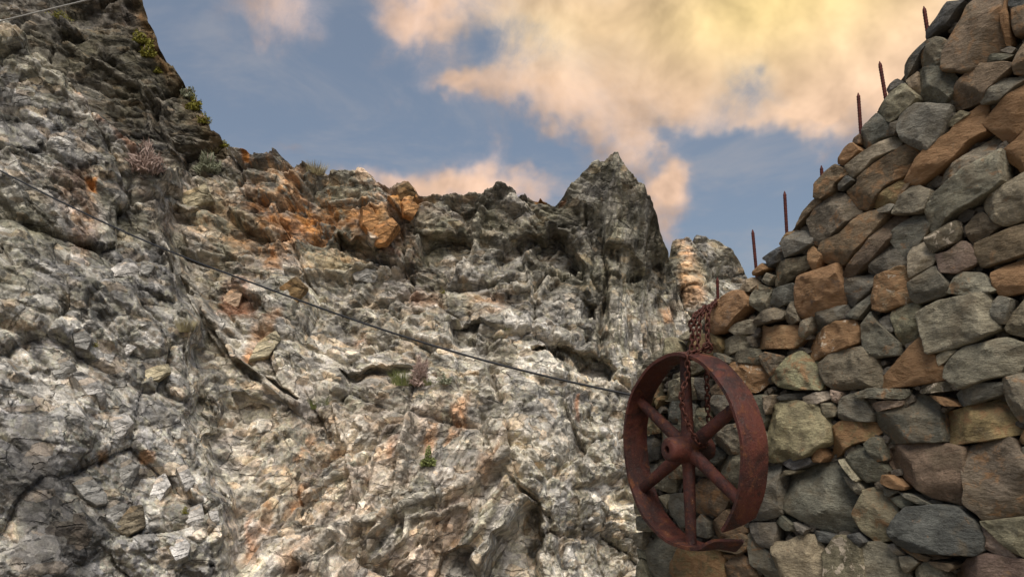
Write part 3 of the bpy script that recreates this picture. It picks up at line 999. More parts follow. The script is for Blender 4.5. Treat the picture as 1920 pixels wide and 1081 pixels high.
def depth_D(PX, PY):
    return kernel(PX, PY, [(1250, 450, 36), (1262, 600, 34.5), (1275, 480, 33), (1290, 600, 32), (1330, 450, 35), (1330, 600, 31.5), (1400, 520, 36), (1400, 650, 34), (1440, 650, 38)], 28)


VD, PXD, PYD = loft(colsD, D_CREST, 720, 170, depth_D, 14, 6.0, 3.0)
shp = VD.shape
Vf, PXf, PYf = VD.reshape(-1, 3), PXD.reshape(-1), PYD.reshape(-1)
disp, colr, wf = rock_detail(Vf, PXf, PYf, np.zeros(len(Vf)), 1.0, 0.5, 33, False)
Vf = Vf + np.array([-0.2, -0.95, 0.2]) * disp[:, None] * 0.6
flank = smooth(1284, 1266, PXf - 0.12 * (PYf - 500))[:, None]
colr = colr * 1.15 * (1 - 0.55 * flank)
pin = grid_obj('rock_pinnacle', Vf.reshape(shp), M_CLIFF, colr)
tag(pin, 'pale rock pinnacle with an orange face, beyond the sharp peak', 'cliff', kind='structure')

# ground: terrace by the wall, falling away into the quarry, then flat to the horizon
gy = np.array([-400, -40, -6, 0, 3, 5.6, 6.2, 6.6, 7.2, 8, 10, 16, 30, 80, 300, 900.0])
gz = np.array([0, 0, 0, 0, 0, 0, -0.15, -0.8, -2.4, -3.6, -4.6, -5, -5, -5, -5, -5.0])
gx = np.array([-900, -300, -60, -25, -14, -9, -6, -4, -2.5, -1, 0, 1, 2.5, 4, 6, 9, 14, 25, 60, 300, 900.0])
G = np.zeros((len(gy), len(gx), 3)); G[..., 0] = gx[None]; G[..., 1] = gy[:, None]; G[..., 2] = gz[:, None]
G[..., 2] += 0.05 * np.sin(G[..., 0] * 1.7 + G[..., 1] * 0.9) - 0.05
ground = grid_obj('ground', G, M_GROUND)
tag(ground, kind='structure')

# ================================================================== STONE WALL
def plane_hit(px, py, p0, n):
    d = ray(px, py)
    k = np.dot(p0 - CAM, n) / (d @ n)
    return CAM + d * k[..., None]


WANG = R(55)
W0 = at(1200, 750, 5.8)
WDIR = np.array([math.cos(WANG), -math.sin(WANG), 0.0])     # along the wall, towards the right and the camera
WN = np.array([-math.sin(WANG), -math.cos(WANG), 0.0])      # out of the wall face


def wall_uv(px, py):
    h = plane_hit(np.asarray(px, float), np.asarray(py, float), W0, WN)
    return np.stack([(h - W0) @ WDIR, h[..., 2]], -1)


def wall_pt(u, v, out=0.0):
    p = W0 + WDIR * u + WN * out
    return np.array([p[0], p[1], v])


def chaikin(P, k=1):
    P = np.asarray(P, float)
    for _ in range(k):
        Q = np.roll(P, -1, 0)
        P = np.stack([P * 0.96 + Q * 0.04, P * 0.04 + Q * 0.96], 1).reshape(-1, 2)
    return P


def resample(P, n):
    Q = np.vstack([P, P[:1]])
    s = np.concatenate([[0], np.cumsum(np.hypot(*np.diff(Q, axis=0).T))])
    t = np.linspace(0, s[-1], n, endpoint=False)
    return np.stack([np.interp(t, s, Q[:, 0]), np.interp(t, s, Q[:, 1])], 1)


def stone_geom(poly, seed, relief=1.0, rough=1.0, thick=None):
    """a split stone whose face outline is poly (metres, centred). x along, z up, -y out. returns verts, faces"""
    rs = np.random.RandomState(seed)
    poly = np.asarray(poly, float)
    w, h = np.ptp(poly[:, 0]), np.ptp(poly[:, 1])
    size = math.sqrt(max(w * h, 1e-5))
    m = int(np.clip(size / 0.0065, 22, 64)); m -= m % 2
    B = resample(chaikin(poly, 1), m)
    c = B.mean(0)
    ph = rs.rand(3) * 50
    jit = fbm(np.stack([B[:, 0] * 9 / 0.3 + ph[0], B[:, 1] * 9 / 0.3 + ph[1], np.zeros(m)], 1), 3, seed)
    B = c + (B - c) * (1 + 0.035 * jit[:, None])
    ts = [1.0, 0.985, 0.955, 0.925, 0.88, 0.83, 0.75, 0.66, 0.56, 0.46, 0.36, 0.26, 0.16, 0.07] if size > 0.12 else [1.0, 0.96, 0.88, 0.75, 0.58, 0.4, 0.2]
    # chisel planes
    planes = []
    a0 = rs.rand() * 6.28
    planes.append((np.array([math.cos(a0), math.sin(a0)]) * rs.uniform(0.02, 0.18), 0.10 * size * relief))
    for k in range(rs.randint(3, 6)):
        a = rs.rand() * 6.28
        d = np.array([math.cos(a), math.sin(a)])
        planes.append((d * rs.uniform(0.25, 0.9), size * (0.17 + 0.20 * rs.rand()) * relief))
    planes.append((np.array([rs.uniform(-0.2, 0.2), 1.0]) * rs.uniform(0.25, 0.6), size * (0.20 + 0.12 * rs.rand()) * relief))
    planes.append((np.array([rs.uniform(-0.3, 0.3), -1.0]) * rs.uniform(0.3, 0.7), size * (0.20 + 0.12 * rs.rand()) * relief))
    V = []
    for t in ts:
        P = c + (B - c) * t
        hh = np.full(m, 9.0)
        q = P - c
        for g, off in planes:
            hh = np.minimum(hh, off - q @ g)
        edge = 1 - max(0.0, (t - 0.935) / 0.065) ** 2.0
        hh = hh * (0.8 + 0.2 * math.sqrt(max(edge, 0))) - 0.02 * size * (1 - math.sqrt(max(edge, 0)))
        hh += rough * 0.03 * size * fbm(np.stack([P[:, 0], P[:, 1], np.zeros(m)], 1) * (4.0 / size) + ph, 2 if t < 0.5 else 3, seed + 3, 0.5)
        hh += rough * 0.004 * min(1.0, t * 2) * fbm(np.stack([P[:, 0], P[:, 1], hh], 1) * 45 + ph, 2, seed + 9)
        V.append(np.stack([P[:, 0], -hh, P[:, 1]], 1))
    th = thick or max(0.14, 0.55 * size)
    back = [(0.99, 0.35), (0.93, 0.7), (0.72, 1.0)]
    Vb = [np.stack([(c + (B - c) * t)[:, 0], np.full(m, th * k), (c + (B - c) * t)[:, 1]], 1) for t, k in back]
    rings = Vb[::-1] + V
    verts = np.concatenate(rings + [[[c[0], -V_center(V), c[1]]], [[c[0], th, c[1]]]])
    faces = []
    nr = len(rings)
    for r in range(nr - 1):
        for k in range(m):
            l = (k + 1) % m
            faces.append((r * m + k, r * m + l, (r + 1) * m + l, (r + 1) * m + k))
    ci, cb = nr * m, nr * m + 1
    for k in range(m):
        l = (k + 1) % m
        faces.append(((nr - 1) * m + k, (nr - 1) * m + l, ci))
        faces.append((l, k, cb))
    return verts, faces


def V_center(V):
    return -float(V[-1][:, 1].mean())


# colour keys of the stones: base colour, rust, lichen
SKEY = {
    'g': ((0.158, 0.152, 0.126), 0.14, 0.04), 'd': ((0.085, 0.085, 0.082), 0.05, 0.0), 'b': ((0.160, 0.118, 0.080), 0.30, 0.0), 'o': ((0.175, 0.122, 0.075), 0.74, 0.0),
    'c': ((0.20, 0.182, 0.135), 0.16, 0.08), 'k': ((0.135, 0.110, 0.080), 0.25, 0.05), 'y': ((0.225, 0.175, 0.09), 0.45, 0.15), 'p': ((0.33, 0.29, 0.225), 0.12, 0.2),
    'r': ((0.18, 0.13, 0.095), 0.66, 0.12), 'm': ((0.165, 0.118, 0.092), 0.2, 0.0), 'L': ((0.27, 0.25, 0.165), 0.2, 0.42), 'Z': ((0.13, 0.115, 0.085), 0.05, 0.72),
    'q': ((0.34, 0.265, 0.205), 0.1, 0.3), 'O': ((0.22, 0.17, 0.105), 0.6, 0.1), 'l': ((0.20, 0.15, 0.095), 0.62, 0.62),
}
STONES = '''
d 1774,7 1801,0 1792,11 1771,46 1756,54 1735,71 1738,55 1756,33
c 1730,78 1756,70 1771,74 1771,111 1756,118 1724,126 1721,96
b 1814,7 1825,-6 1873,-6 1875,19 1880,74 1864,96 1823,128 1771,126 1773,100 1778,80 1802,35 1808,15
o 1874,-6 1884,-6 1890,35 1893,78 1883,80 1878,30
p 1887,39 1921,12 1932,60 1906,54 1888,45
d 1890,3 1900,-6 1925,-6 1922,10 1895,30
g 1838,117 1860,100 1897,100 1880,112
p 1872,93 1884,83 1900,88 1892,98
b 1901,125 1906,105 1922,74 1932,135 1902,138
g 1720,130 1760,118 1775,130 1790,150 1786,159 1775,183 1743,195 1722,181
b 1795,154 1830,122 1878,119 1899,122 1872,146 1852,166 1838,187 1814,194 1786,199 1776,187
g 1869,147 1910,144 1917,149 1889,172 1873,187 1839,192 1838,185 1854,170
d 1714,94 1732,72 1740,76 1722,97 1706,130 1692,148 1693,118
q 1695,150 1716,132 1719,178 1708,170
d 1657,165 1677,146 1686,153 1662,174
c 1640,207 1660,185 1666,174 1690,157 1720,184 1704,202 1690,213 1672,228 1660,222
g 1618,234 1640,212 1670,238 1668,252 1645,258 1621,280 1611,267 1612,250
b 1598,264 1611,251 1610,268 1602,270
o 1574,297 1584,278 1599,269 1614,282 1601,295 1584,309 1572,306
p 1590,311 1621,286 1668,257 1681,266 1677,280 1636,298 1620,317 1597,332 1593,324
b 1566,311 1592,325 1568,346 1564,359 1545,372 1532,370 1533,345 1551,326
d 1577,346 1590,330 1601,338 1576,358
b 1608,335 1638,308 1701,270 1721,290 1719,306 1694,326 1658,347 1631,380 1622,388 1606,386 1588,358 1610,343
y 1634,374 1682,337 1699,342 1684,360 1680,378 1646,389 1630,384
b 1698,346 1706,344 1690,370 1682,381 1681,372
g 1688,237 1692,217 1720,200 1779,199 1770,226 1760,254 1738,282 1720,276 1695,262
d 1672,233 1690,223 1694,230 1680,252 1669,252
o 1701,337 1721,299 1748,269 1779,247 1796,222 1829,198 1840,197 1838,245 1809,263 1785,295 1766,310 1722,342
c 1774,234 1799,207 1815,211 1785,236
c 1742,348 1775,313 1853,249 1875,260 1857,280 1835,302 1809,313 1753,361
o 1840,230 1853,213 1886,180 1932,148 1932,225 1920,232 1880,265 1872,255
o 1876,281 1898,265 1925,240 1932,318 1909,323 1901,311 1881,298
c 1809,323 1874,286 1877,345 1862,358 1824,380 1788,399 1750,434 1744,428 1740,393 1757,364
c 1846,376 1879,352 1932,319 1932,405 1883,421 1870,416 1850,397 1845,385
c 1686,379 1710,345 1742,357 1744,366 1735,392 1720,398 1677,400
g 1647,393 1671,382 1679,385 1671,396 1652,399
k 1514,412 1537,384 1561,364 1580,367 1600,385 1605,400 1580,420 1560,436 1540,458 1527,456 1523,440
b 1491,427 1506,397 1532,367 1538,380 1510,406
g 1469,454 1491,433 1510,432 1522,441 1522,456 1500,470 1473,480
y 1455,454 1472,435 1491,429 1469,445 1460,459
d 1426,484 1458,461 1463,470 1464,485 1452,490 1435,499 1434,488
k 1446,499 1454,491 1515,479 1519,499 1498,510 1454,537 1448,530
o 1515,469 1522,462 1541,478 1532,500 1524,508 1519,490
b 1537,469 1545,451 1575,439 1608,403 1645,394 1653,404 1634,434 1610,458 1577,491 1560,492 1541,486
b 1569,519 1617,465 1664,403 1678,400 1690,412 1671,430 1667,447 1630,488 1577,525
g 1667,447 1675,428 1706,406 1738,402 1741,421 1727,443 1697,482 1687,480
g 1627,497 1665,454 1694,490 1693,498 1640,513
p 1702,475 1708,463 1734,451 1753,480 1745,493 1704,519
Z 1738,446 1776,422 1794,415 1800,434 1794,452 1750,472
m 1756,478 1781,471 1800,454 1811,454 1825,475 1827,490 1796,510 1766,508
k 1809,427 1824,405 1840,399 1872,422 1848,441 1824,460 1817,455
b 1827,457 1887,431 1916,422 1932,470 1887,486 1838,499 1829,480
o 1858,512 1879,501 1932,480 1932,540 1874,554 1866,538 1859,521
c 1775,549 1798,512 1838,513 1866,545 1840,552 1816,556 1790,550
g 1708,533 1750,501 1779,534 1772,552 1755,558 1720,568 1712,560
l 1634,560 1643,519 1688,501 1699,530 1703,563 1680,572 1655,582 1634,577
g 1576,532 1590,521 1634,513 1639,526 1625,545 1590,571 1578,568
g 1580,590 1604,572 1636,545 1632,562 1618,581 1604,597
r 1494,540 1500,520 1565,498 1571,530 1574,560 1571,571 1535,580 1510,595 1497,592 1492,565
g 1516,619 1521,589 1541,577 1576,572 1580,588 1561,600 1521,620
c 1496,630 1498,605 1518,593 1514,619 1505,632
l 1506,655 1515,629 1556,605 1589,602 1602,621 1600,642 1561,658 1517,675 1509,665
c 1614,610 1628,585 1641,604 1678,640 1677,662 1633,668 1615,649
g 1640,601 1663,588 1669,618 1664,622
c 1669,584 1700,571 1716,569 1725,590 1721,610 1714,628 1688,646 1677,630 1671,605
c 1535,684 1561,660 1609,652 1630,669 1641,699 1641,722 1565,729 1550,718
o 1645,703 1665,690 1700,655 1722,633 1744,661 1774,700 1771,710 1720,718 1660,726 1650,722
c 1727,590 1763,568 1846,553 1856,571 1865,605 1872,614 1831,638 1787,651 1747,660 1738,632
g 1858,573 1873,556 1897,562 1886,605 1868,606
c 1884,614 1898,586 1920,559 1932,557 1932,632 1890,622
p 1757,668 1768,659 1793,657 1777,675 1762,685
c 1777,688 1790,671 1812,652 1883,636 1921,650 1912,679 1905,697 1850,710 1816,723 1803,725 1777,707
Z 1714,731 1779,711 1791,730 1748,736 1722,737
g 1790,738 1800,731 1838,719 1876,717 1882,735 1831,754 1800,760
c 1879,713 1932,698 1932,792 1912,790 1897,773 1886,750 1882,730
o 1743,741 1772,745 1792,754 1797,761 1774,760
y 1760,788 1761,777 1772,772 1877,748 1890,766 1908,809 1864,820 1777,832 1765,800
g 1634,774 1663,763 1686,761 1697,741 1719,744 1745,752 1757,785 1763,824 1649,826
q 1622,757 1660,750 1690,752 1685,760 1640,771
g 1569,783 1575,747 1593,738 1610,744 1630,772 1626,789 1580,786
c 1608,737 1634,728 1695,729 1697,739 1688,747 1612,745
y 1545,853 1548,840 1551,805 1572,790 1625,795 1640,806 1621,825 1593,832 1570,848 1552,857
g 1620,832 1636,820 1646,823 1655,861 1642,863
g 1583,864 1594,833 1615,842 1631,853 1655,881 1649,897 1621,902 1598,881
p 1568,863 1579,861 1607,896 1602,901
c 1578,893 1600,901 1613,914 1608,929 1590,916
m 1657,868 1663,830 1690,828 1762,835 1803,842 1802,870 1806,900 1806,942 1790,942 1745,929 1715,911 1690,895 1665,882
k 1811,845 1860,824 1890,825 1905,850 1932,875 1932,968 1846,975 1836,960 1809,940 1811,910 1805,870
y 1905,825 1920,800 1932,800 1932,833 1912,832
g 1912,840 1932,834 1932,872 1918,860
c 1844,979 1932,969 1932,1050 1890,1025
q 1839,990 1854,990 1905,1045 1884,1047 1850,1031 1838,1018
d 1678,990 1690,966 1705,953 1750,949 1795,954 1822,978 1838,1003 1837,1030 1823,1037 1760,1033 1720,1031 1690,1015
m 1775,1083 1807,1051 1846,1039 1906,1049 1932,1053 1932,1112 1775,1112
b 1742,1051 1783,1054 1791,1061 1782,1069 1755,1060
b 1715,1036 1745,1039 1775,1046 1740,1050
c 1714,1070 1733,1053 1755,1061 1773,1083 1770,1108 1716,1108
L 1597,965 1616,923 1642,913 1657,926 1671,954 1679,978 1668,1008 1638,1016 1623,1001 1612,990
O 1653,905 1655,891 1670,891 1697,911 1694,918 1671,913
g 1653,916 1680,921 1665,930 1655,927
g 1664,936 1686,928 1707,943 1686,953
g 1683,923 1714,928 1742,945 1720,944
g 1461,925 1468,900 1485,890 1520,873 1547,870 1562,880 1580,912 1598,945 1607,975 1608,990 1590,1003 1567,1003 1520,985 1480,962 1465,950
g 1451,980 1463,967 1492,990 1494,997 1470,993
g 1488,979 1512,991 1506,1001 1496,994
d 1513,995 1532,997 1560,1007 1555,1018 1532,1015
p 1449,1017 1470,1019 1502,1003 1520,1008 1537,1033 1545,1085 1545,1110 1470,1110 1453,1048
Z 1541,1040 1562,1008 1592,1008 1612,1030 1621,1065 1626,1110 1553,1110 1548,1060
c 1614,1021 1642,1018 1662,1026 1681,1048 1696,1076 1700,1110 1640,1110 1623,1062
d 1590,1003 1609,999 1622,1015 1610,1026 1598,1019
p 1665,1021 1676,1019 1693,1038 1682,1040
g 1688,1043 1708,1042 1723,1055 1703,1070 1697,1072
b 1690,1027 1720,1035 1745,1045 1735,1052 1722,1047
g 1401,985 1407,981 1448,981 1451,995 1448,1027 1422,1020
g 1397,1010 1401,1002 1410,1009 1418,1020 1441,1039 1457,1073 1462,1108 1440,1108 1425,1071 1408,1056
g 1440,870 1456,875 1459,920 1461,961 1425,972 1395,972 1399,925 1420,885
g 1405,745 1430,742 1435,785 1425,805 1410,800
q 1433,745 1454,740 1450,758 1441,776
d 1457,744 1474,738 1503,737 1504,746 1461,750
p 1506,745 1530,735 1553,733 1556,744 1533,756 1511,755
q 1557,731 1576,736 1571,755 1561,752
c 1537,757 1559,755 1567,768 1562,779 1548,782
L 1437,807 1441,792 1450,761 1474,753 1504,755 1530,764 1541,783 1550,801 1547,827 1530,838 1515,850 1481,861 1443,862
o 1520,853 1536,841 1544,856 1538,866 1522,865
c 1463,892 1474,881 1496,882 1485,888
d 1465,868 1500,853 1518,860 1520,869 1490,880
r 1332,590 1340,573 1372,547 1390,547 1401,562 1400,575 1381,595 1366,617 1342,624 1332,614
c 1402,568 1412,546 1440,543 1433,564 1430,579 1420,585
g 1434,568 1446,542 1460,537 1482,531 1492,545 1491,558 1450,575
k 1413,604 1435,583 1450,577 1468,583 1465,597 1424,608
c 1467,592 1479,566 1488,566 1494,599 1472,607
p 1366,618 1381,605 1403,599 1412,603 1410,623 1379,627
O 1410,616 1427,610 1442,614 1450,610 1494,609 1497,628 1480,650 1411,651
p 1352,649 1355,637 1374,628 1392,629 1403,644 1400,649 1376,658 1357,665 1347,660
d 1400,632 1409,630 1409,649 1405,645
g 1371,668 1379,659 1414,653 1421,669 1420,682 1375,677
k 1422,668 1431,660 1466,668 1461,684 1444,705 1427,681
L 1446,710 1464,684 1474,669 1496,659 1505,672 1532,684 1535,727 1490,727 1462,722
l 1366,682 1381,680 1424,686 1438,703 1429,718 1413,733 1390,730 1385,705
g 1334,662 1345,661 1370,672 1368,680 1345,672
y 1331,622 1353,637 1351,654 1345,655
y 1276,660 1279,643 1295,631 1320,626 1333,625 1344,641 1344,660 1330,672 1300,675
p 1268,632 1295,615 1297,629 1283,636 1274,637
L 1241,661 1245,637 1261,633 1272,648 1272,661 1247,671
c 1200,690 1208,676 1222,660 1239,650 1240,664 1226,678 1215,689
c 1194,722 1198,696 1214,690 1207,712
c 1243,717 1258,700 1271,698 1280,680 1300,676 1308,690 1282,706
c 1238,750 1252,716 1280,708 1300,710 1300,746 1255,750
g 1230,755 1256,752 1280,751 1298,760 1296,790 1258,790 1245,775
L 1210,813 1212,778 1228,774 1230,810
y 1222,752 1236,742 1235,750 1226,765
c 1228,814 1232,800 1260,797 1280,812 1262,842 1245,852 1230,835
d 1206,820 1223,818 1227,833 1225,861 1206,866
c 1269,795 1278,772 1299,775 1300,808 1280,810
c 1303,766 1321,766 1327,790 1308,812 1301,805
d 1302,709 1323,711 1323,748 1303,746
b 1330,728 1345,707 1366,722 1367,739 1333,740
g 1328,763 1334,742 1364,741 1378,757 1348,785 1335,780
c 1339,828 1347,811 1364,798 1388,796 1400,825 1398,848 1364,850 1345,838
d 1325,848 1338,837 1356,848 1356,858 1338,872
g 1338,876 1355,858 1400,853 1415,870 1398,920 1385,928 1360,915
d 1300,870 1320,862 1337,880 1330,895 1305,888
b 1299,917 1310,899 1334,903 1357,930 1344,962 1332,967 1299,958
c 1220,904 1245,886 1262,900 1260,922 1250,922 1226,913
c 1248,862 1275,850 1290,870 1280,893 1262,897 1245,882
p 1230,931 1250,925 1252,936 1241,954
g 1251,960 1254,928 1275,926 1292,930 1290,985 1265,985
g 1305,977 1312,965 1326,979 1326,1007 1308,1003
b 1328,984 1355,957 1366,966 1385,984 1394,997 1366,1010 1328,1010
b 1333,1023 1385,1000 1398,1008 1396,1028 1386,1037 1347,1029
c 1191,969 1208,967 1225,990 1217,996 1195,992
c 1189,1000 1203,998 1205,1030 1191,1020
g 1207,1001 1234,996 1257,1018 1265,1066 1262,1110 1224,1110 1210,1060
y 1269,1058 1280,1028 1314,1024 1344,1032 1353,1048 1355,1110 1268,1110
b 1356,1060 1380,1039 1398,1050 1410,1070 1420,1110 1358,1110
O 1350,1039 1372,1041 1363,1052
c 1188,1062 1199,1047 1209,1068 1220,1110 1193,1110
c 1190,1030 1204,1034 1208,1050 1199,1044 1189,1050
c 1204,728 1222,700 1232,715 1228,745 1206,770
g 1196,870 1222,872 1228,895 1215,930 1195,925
c 1193,935 1214,932 1226,955 1207,962 1192,962
g 1390,735 1405,738 1408,770 1392,775
c 1395,778 1422,806 1434,815 1434,850 1405,848 1392,800
q 1384,545 1393,528 1408,519 1416,530 1404,546
o 1410,508 1424,493 1435,502 1409,516
c 1422,523 1432,511 1446,517 1434,534
c 1407,545 1420,532 1438,539 1436,547
'''
wall = empty('stone_wall', wall_pt(1.5, 0.0), 'dry stone wall of rough angular stones with a sloping top, at right', 'wall')
WLOC = np.array(wall.location)
WROT = Matrix(((WDIR[0], -WN[0], 0), (WDIR[1], -WN[1], 0), (0, 0, 1))).to_euler()
traced = []
for i, ln in enumerate(STONES.strip().splitlines()):
    key, rest = ln.split(' ', 1)
    pp = pts(rest)
    uv = wall_uv([p[0] for p in pp], [p[1] for p in pp])
    c = uv.mean(0)
    traced.append(uv)
    rs = random.Random(i * 7 + 3)
    vv, ff = stone_geom((uv - c) * 1.115, 1000 + i, rs.uniform(0.8, 1.25), 1.7 if key in 'ckrLlq' else 0.9)
    o = mesh_obj('stone', vv, ff, M_STONE, wall)
    o.data.set_sharp_from_angle(angle=R(24))
    size = math.sqrt(np.ptp(uv[:, 0]) * np.ptp(uv[:, 1]))
    out = rs.uniform(-0.03, 0.03) - 0.06 * size
    o.location = wall_pt(c[0], c[1], out) - WLOC
    o.rotation_euler = WROT
    b, ru, li = SKEY[key]
    f = rs.uniform(0.82, 1.18)
    o.color = (b[0] * f * 1.15 * rs.uniform(0.95, 1.05), b[1] * f * 1.1, b[2] * f * 1.0 * rs.uniform(0.92, 1.08), min(1, max(0, ru + 0.13 + rs.uniform(-0.12, 0.15))))
    o['lichen'] = float(max(li, rs.uniform(0.0, 0.28)))

# wall outline in wall coordinates: traced edge, then on beyond the frame
OUT_PX = '1192,1110 1193,960 1196,800 1200,700 1246,642 1297,622 1338,585 1374,553 1412,514 1462,462 1497,432 1538,376 1574,314 1616,256 1644,218 1684,160 1700,128 1740,84 1784,14 1850,-100 1960,-290'
op = pts(OUT_PX)
ouv = wall_uv([p[0] for p in op], [p[1] for p in op])
UEND = 4.6
vtop = ouv[-1, 1]
outline = [(ouv[0, 0], -0.15)] + [tuple(p) for p in ouv[1:]]
outline += [(min(UEND, ouv[-1, 0] + 0.05), vtop), (UEND, vtop), (UEND, -0.15)]
# rubble core behind the face stones
bm = bmesh.new()
fr, bk = [], []
for u, v in outline:
    fr.append(bm.verts.new(wall_pt(u, v, -0.13) - WLOC))
    bk.append(bm.verts.new(wall_pt(u, v, -0.62) - WLOC))
bm.faces.new(fr); bm.faces.new(bk[::-1])
for i in range(len(fr)):
    j = (i + 1) % len(fr)
    bm.faces.new((fr[j], fr[i], bk[i], bk[j]))
bmesh.ops.triangulate(bm, faces=bm.faces[:])
bmesh.ops.recalc_face_normals(bm, faces=bm.faces[:])
me = bpy.data.meshes.new('rubble_core'); bm.to_mesh(me); bm.free()
me.materials.append(M_CORE)
core = bpy.data.objects.new('rubble_core', me); COL.objects.link(core); core.parent = wall

# chinking pebbles in the joints, and the unseen rest of the wall: one part, stuff
rs = np.random.RandomState(5)
OL = [tuple(p) for p in outline]


def covered(u, v, grow):
    r = np.zeros(u.shape, bool)
    for uv in traced:
        c = uv.mean(0)
        g = c + (uv - c) * grow
        k = (u > g[:, 0].min()) & (u < g[:, 0].max()) & (v > g[:, 1].min()) & (v < g[:, 1].max())
        if k.any():
            r[k] |= inside(u[k], v[k], [tuple(p) for p in g])
    return r


cu = rs.uniform(ouv[:, 0].min(), 3.3, 6000); cv = rs.uniform(0.2, 4.0, 6000)
ok = inside(cu, cv, OL) & ~covered(cu, cv, 1.0)
# keep those inside the surveyed part
sp = np.array([wall_pt(u, v) for u, v in zip(cu, cv)])
rel = sp - CAM
dp = rel @ FW
spx = 960 + F * (rel @ RT) / dp; spy = 540.5 - F * (rel @ UPV) / dp
ok &= (spx < 1925) & (spy > -5) & (spy < 1105)
vs, fs, n0 = [], [], 0


def add_rock(u, v, w, h, out, seed, ang):
    global n0
    r = np.random.RandomState(seed)
    n = r.randint(5, 8)
    a = np.sort(r.rand(n) * 0.5 + np.arange(n)) / n * 6.2832
    rad = r.uniform(0.75, 1.1, n)
    pl = np.stack([np.cos(a) * rad * w / 2, np.sin(a) * rad * h / 2], 1)
    ca, sa = math.cos(ang), math.sin(ang)
    pl = pl @ np.array([[ca, sa], [-sa, ca]])
    vv, ff = stone_geom(pl, seed, 1.2, 1.2)
    vv = np.array([wall_pt(u + p[0], v + p[2], out - p[1]) - WLOC for p in vv])
    vs.append(vv); fs.extend([tuple(i + n0 for i in f) for f in ff]); n0 += len(vv)


idx = np.nonzero(ok)[0][:650]
for k, i in enumerate(idx):
    s = rs.uniform(0.03, 0.075)
    add_rock(cu[i], cv[i], s * rs.uniform(1, 1.8), s, rs.uniform(-0.13, -0.04), 5000 + k, rs.uniform(-0.6, 0.9))
chink = mesh_obj('chinking_rubble', np.concatenate(vs), fs, M_STONE, wall, False)
chink.color = (0.13, 0.11, 0.085, 0.25); chink['lichen'] = 0.1
tag(chink, kind='stuff')
CONT = [([], [], (0.20, 0.175, 0.13, 0.22)), ([], [], (0.165, 0.15, 0.115, 0.2)), ([], [], (0.19, 0.14, 0.09, 0.55))]
k = 0
v = 0.0
while v < vtop:
    hh = rs.uniform(0.15, 0.27)
    u = -0.05 + rs.uniform(0, 0.2)
    while u < UEND:
        ww = rs.uniform(0.18, 0.42)
        uc, vc = u + ww / 2, v + hh / 2 + rs.uniform(-0.02, 0.02)
        p = wall_pt(uc, vc) - CAM
        d = p @ FW
        x_, y_ = 960 + F * (p @ RT) / d, 540.5 - F * (p @ UPV) / d
        if (x_ > 1985 or y_ > 1135 or y_ < -30) and inside(np.array([uc]), np.array([vc + hh * 0.3]), OL)[0]:
            sel = CONT[(0, 0, 1, 1, 2)[rs.randint(5)]]
            vs, fs = sel[0], sel[1]
            n0 = sum(len(q) for q in vs)
            a_ = np.array([(-1, -0.7), (-0.5, -1), (0.6, -1), (1, -0.6), (1, 0.5), (0.55, 1), (-0.6, 1), (-1, 0.6)])
            pl = a_ * np.array([ww / 2, hh / 2]) * rs.uniform(0.95, 1.22, (8, 1))
            vv, ff = stone_geom(pl, 9000 + k, 1.0, 1.2)
            vv = np.array([wall_pt(uc + q[0], vc + q[2], rs.uniform(-0.001, 0.001) - 0.03 - q[1]) - WLOC for q in vv])
            vs.append(vv); fs.extend([tuple(i + n0 for i in f) for f in ff])
            k += 1
        u += ww
    v += hh
for vs, fs, c in CONT:
    rest = mesh_obj('wall_continuation', np.concatenate(vs), fs, M_STONE, wall)
    rest.data.set_sharp_from_angle(angle=R(24))
    rest.color = c; rest['lichen'] = 0.05
    tag(rest, kind='stuff')

# ================================================================== FLYWHEEL
WC_PX = (1290, 841)
view_az = math.atan((WC_PX[0] - 960) / F)
NAZ = view_az + R(52)
WHN = np.array([-math.sin(NAZ), -math.cos(NAZ), 0.0])                    # front normal
wd = 4.95
wc = at(np.array(WC_PX[0]), np.array(WC_PX[1]), np.array(wd))
RAD = 178.0 / F * wd
RW = 0.155 * RAD                                                            # half the rim's width
wheel = empty('iron_flywheel', wc, 'rusty spoked iron flywheel with a broken rim, hanging by a chain', 'wheel')
wheel.rotation_euler = Matrix(((-WHN[1], -WHN[0], 0), (WHN[0], -WHN[1], 0), (0, 0, 1))).to_euler()   # local -y = front, local x = to the right


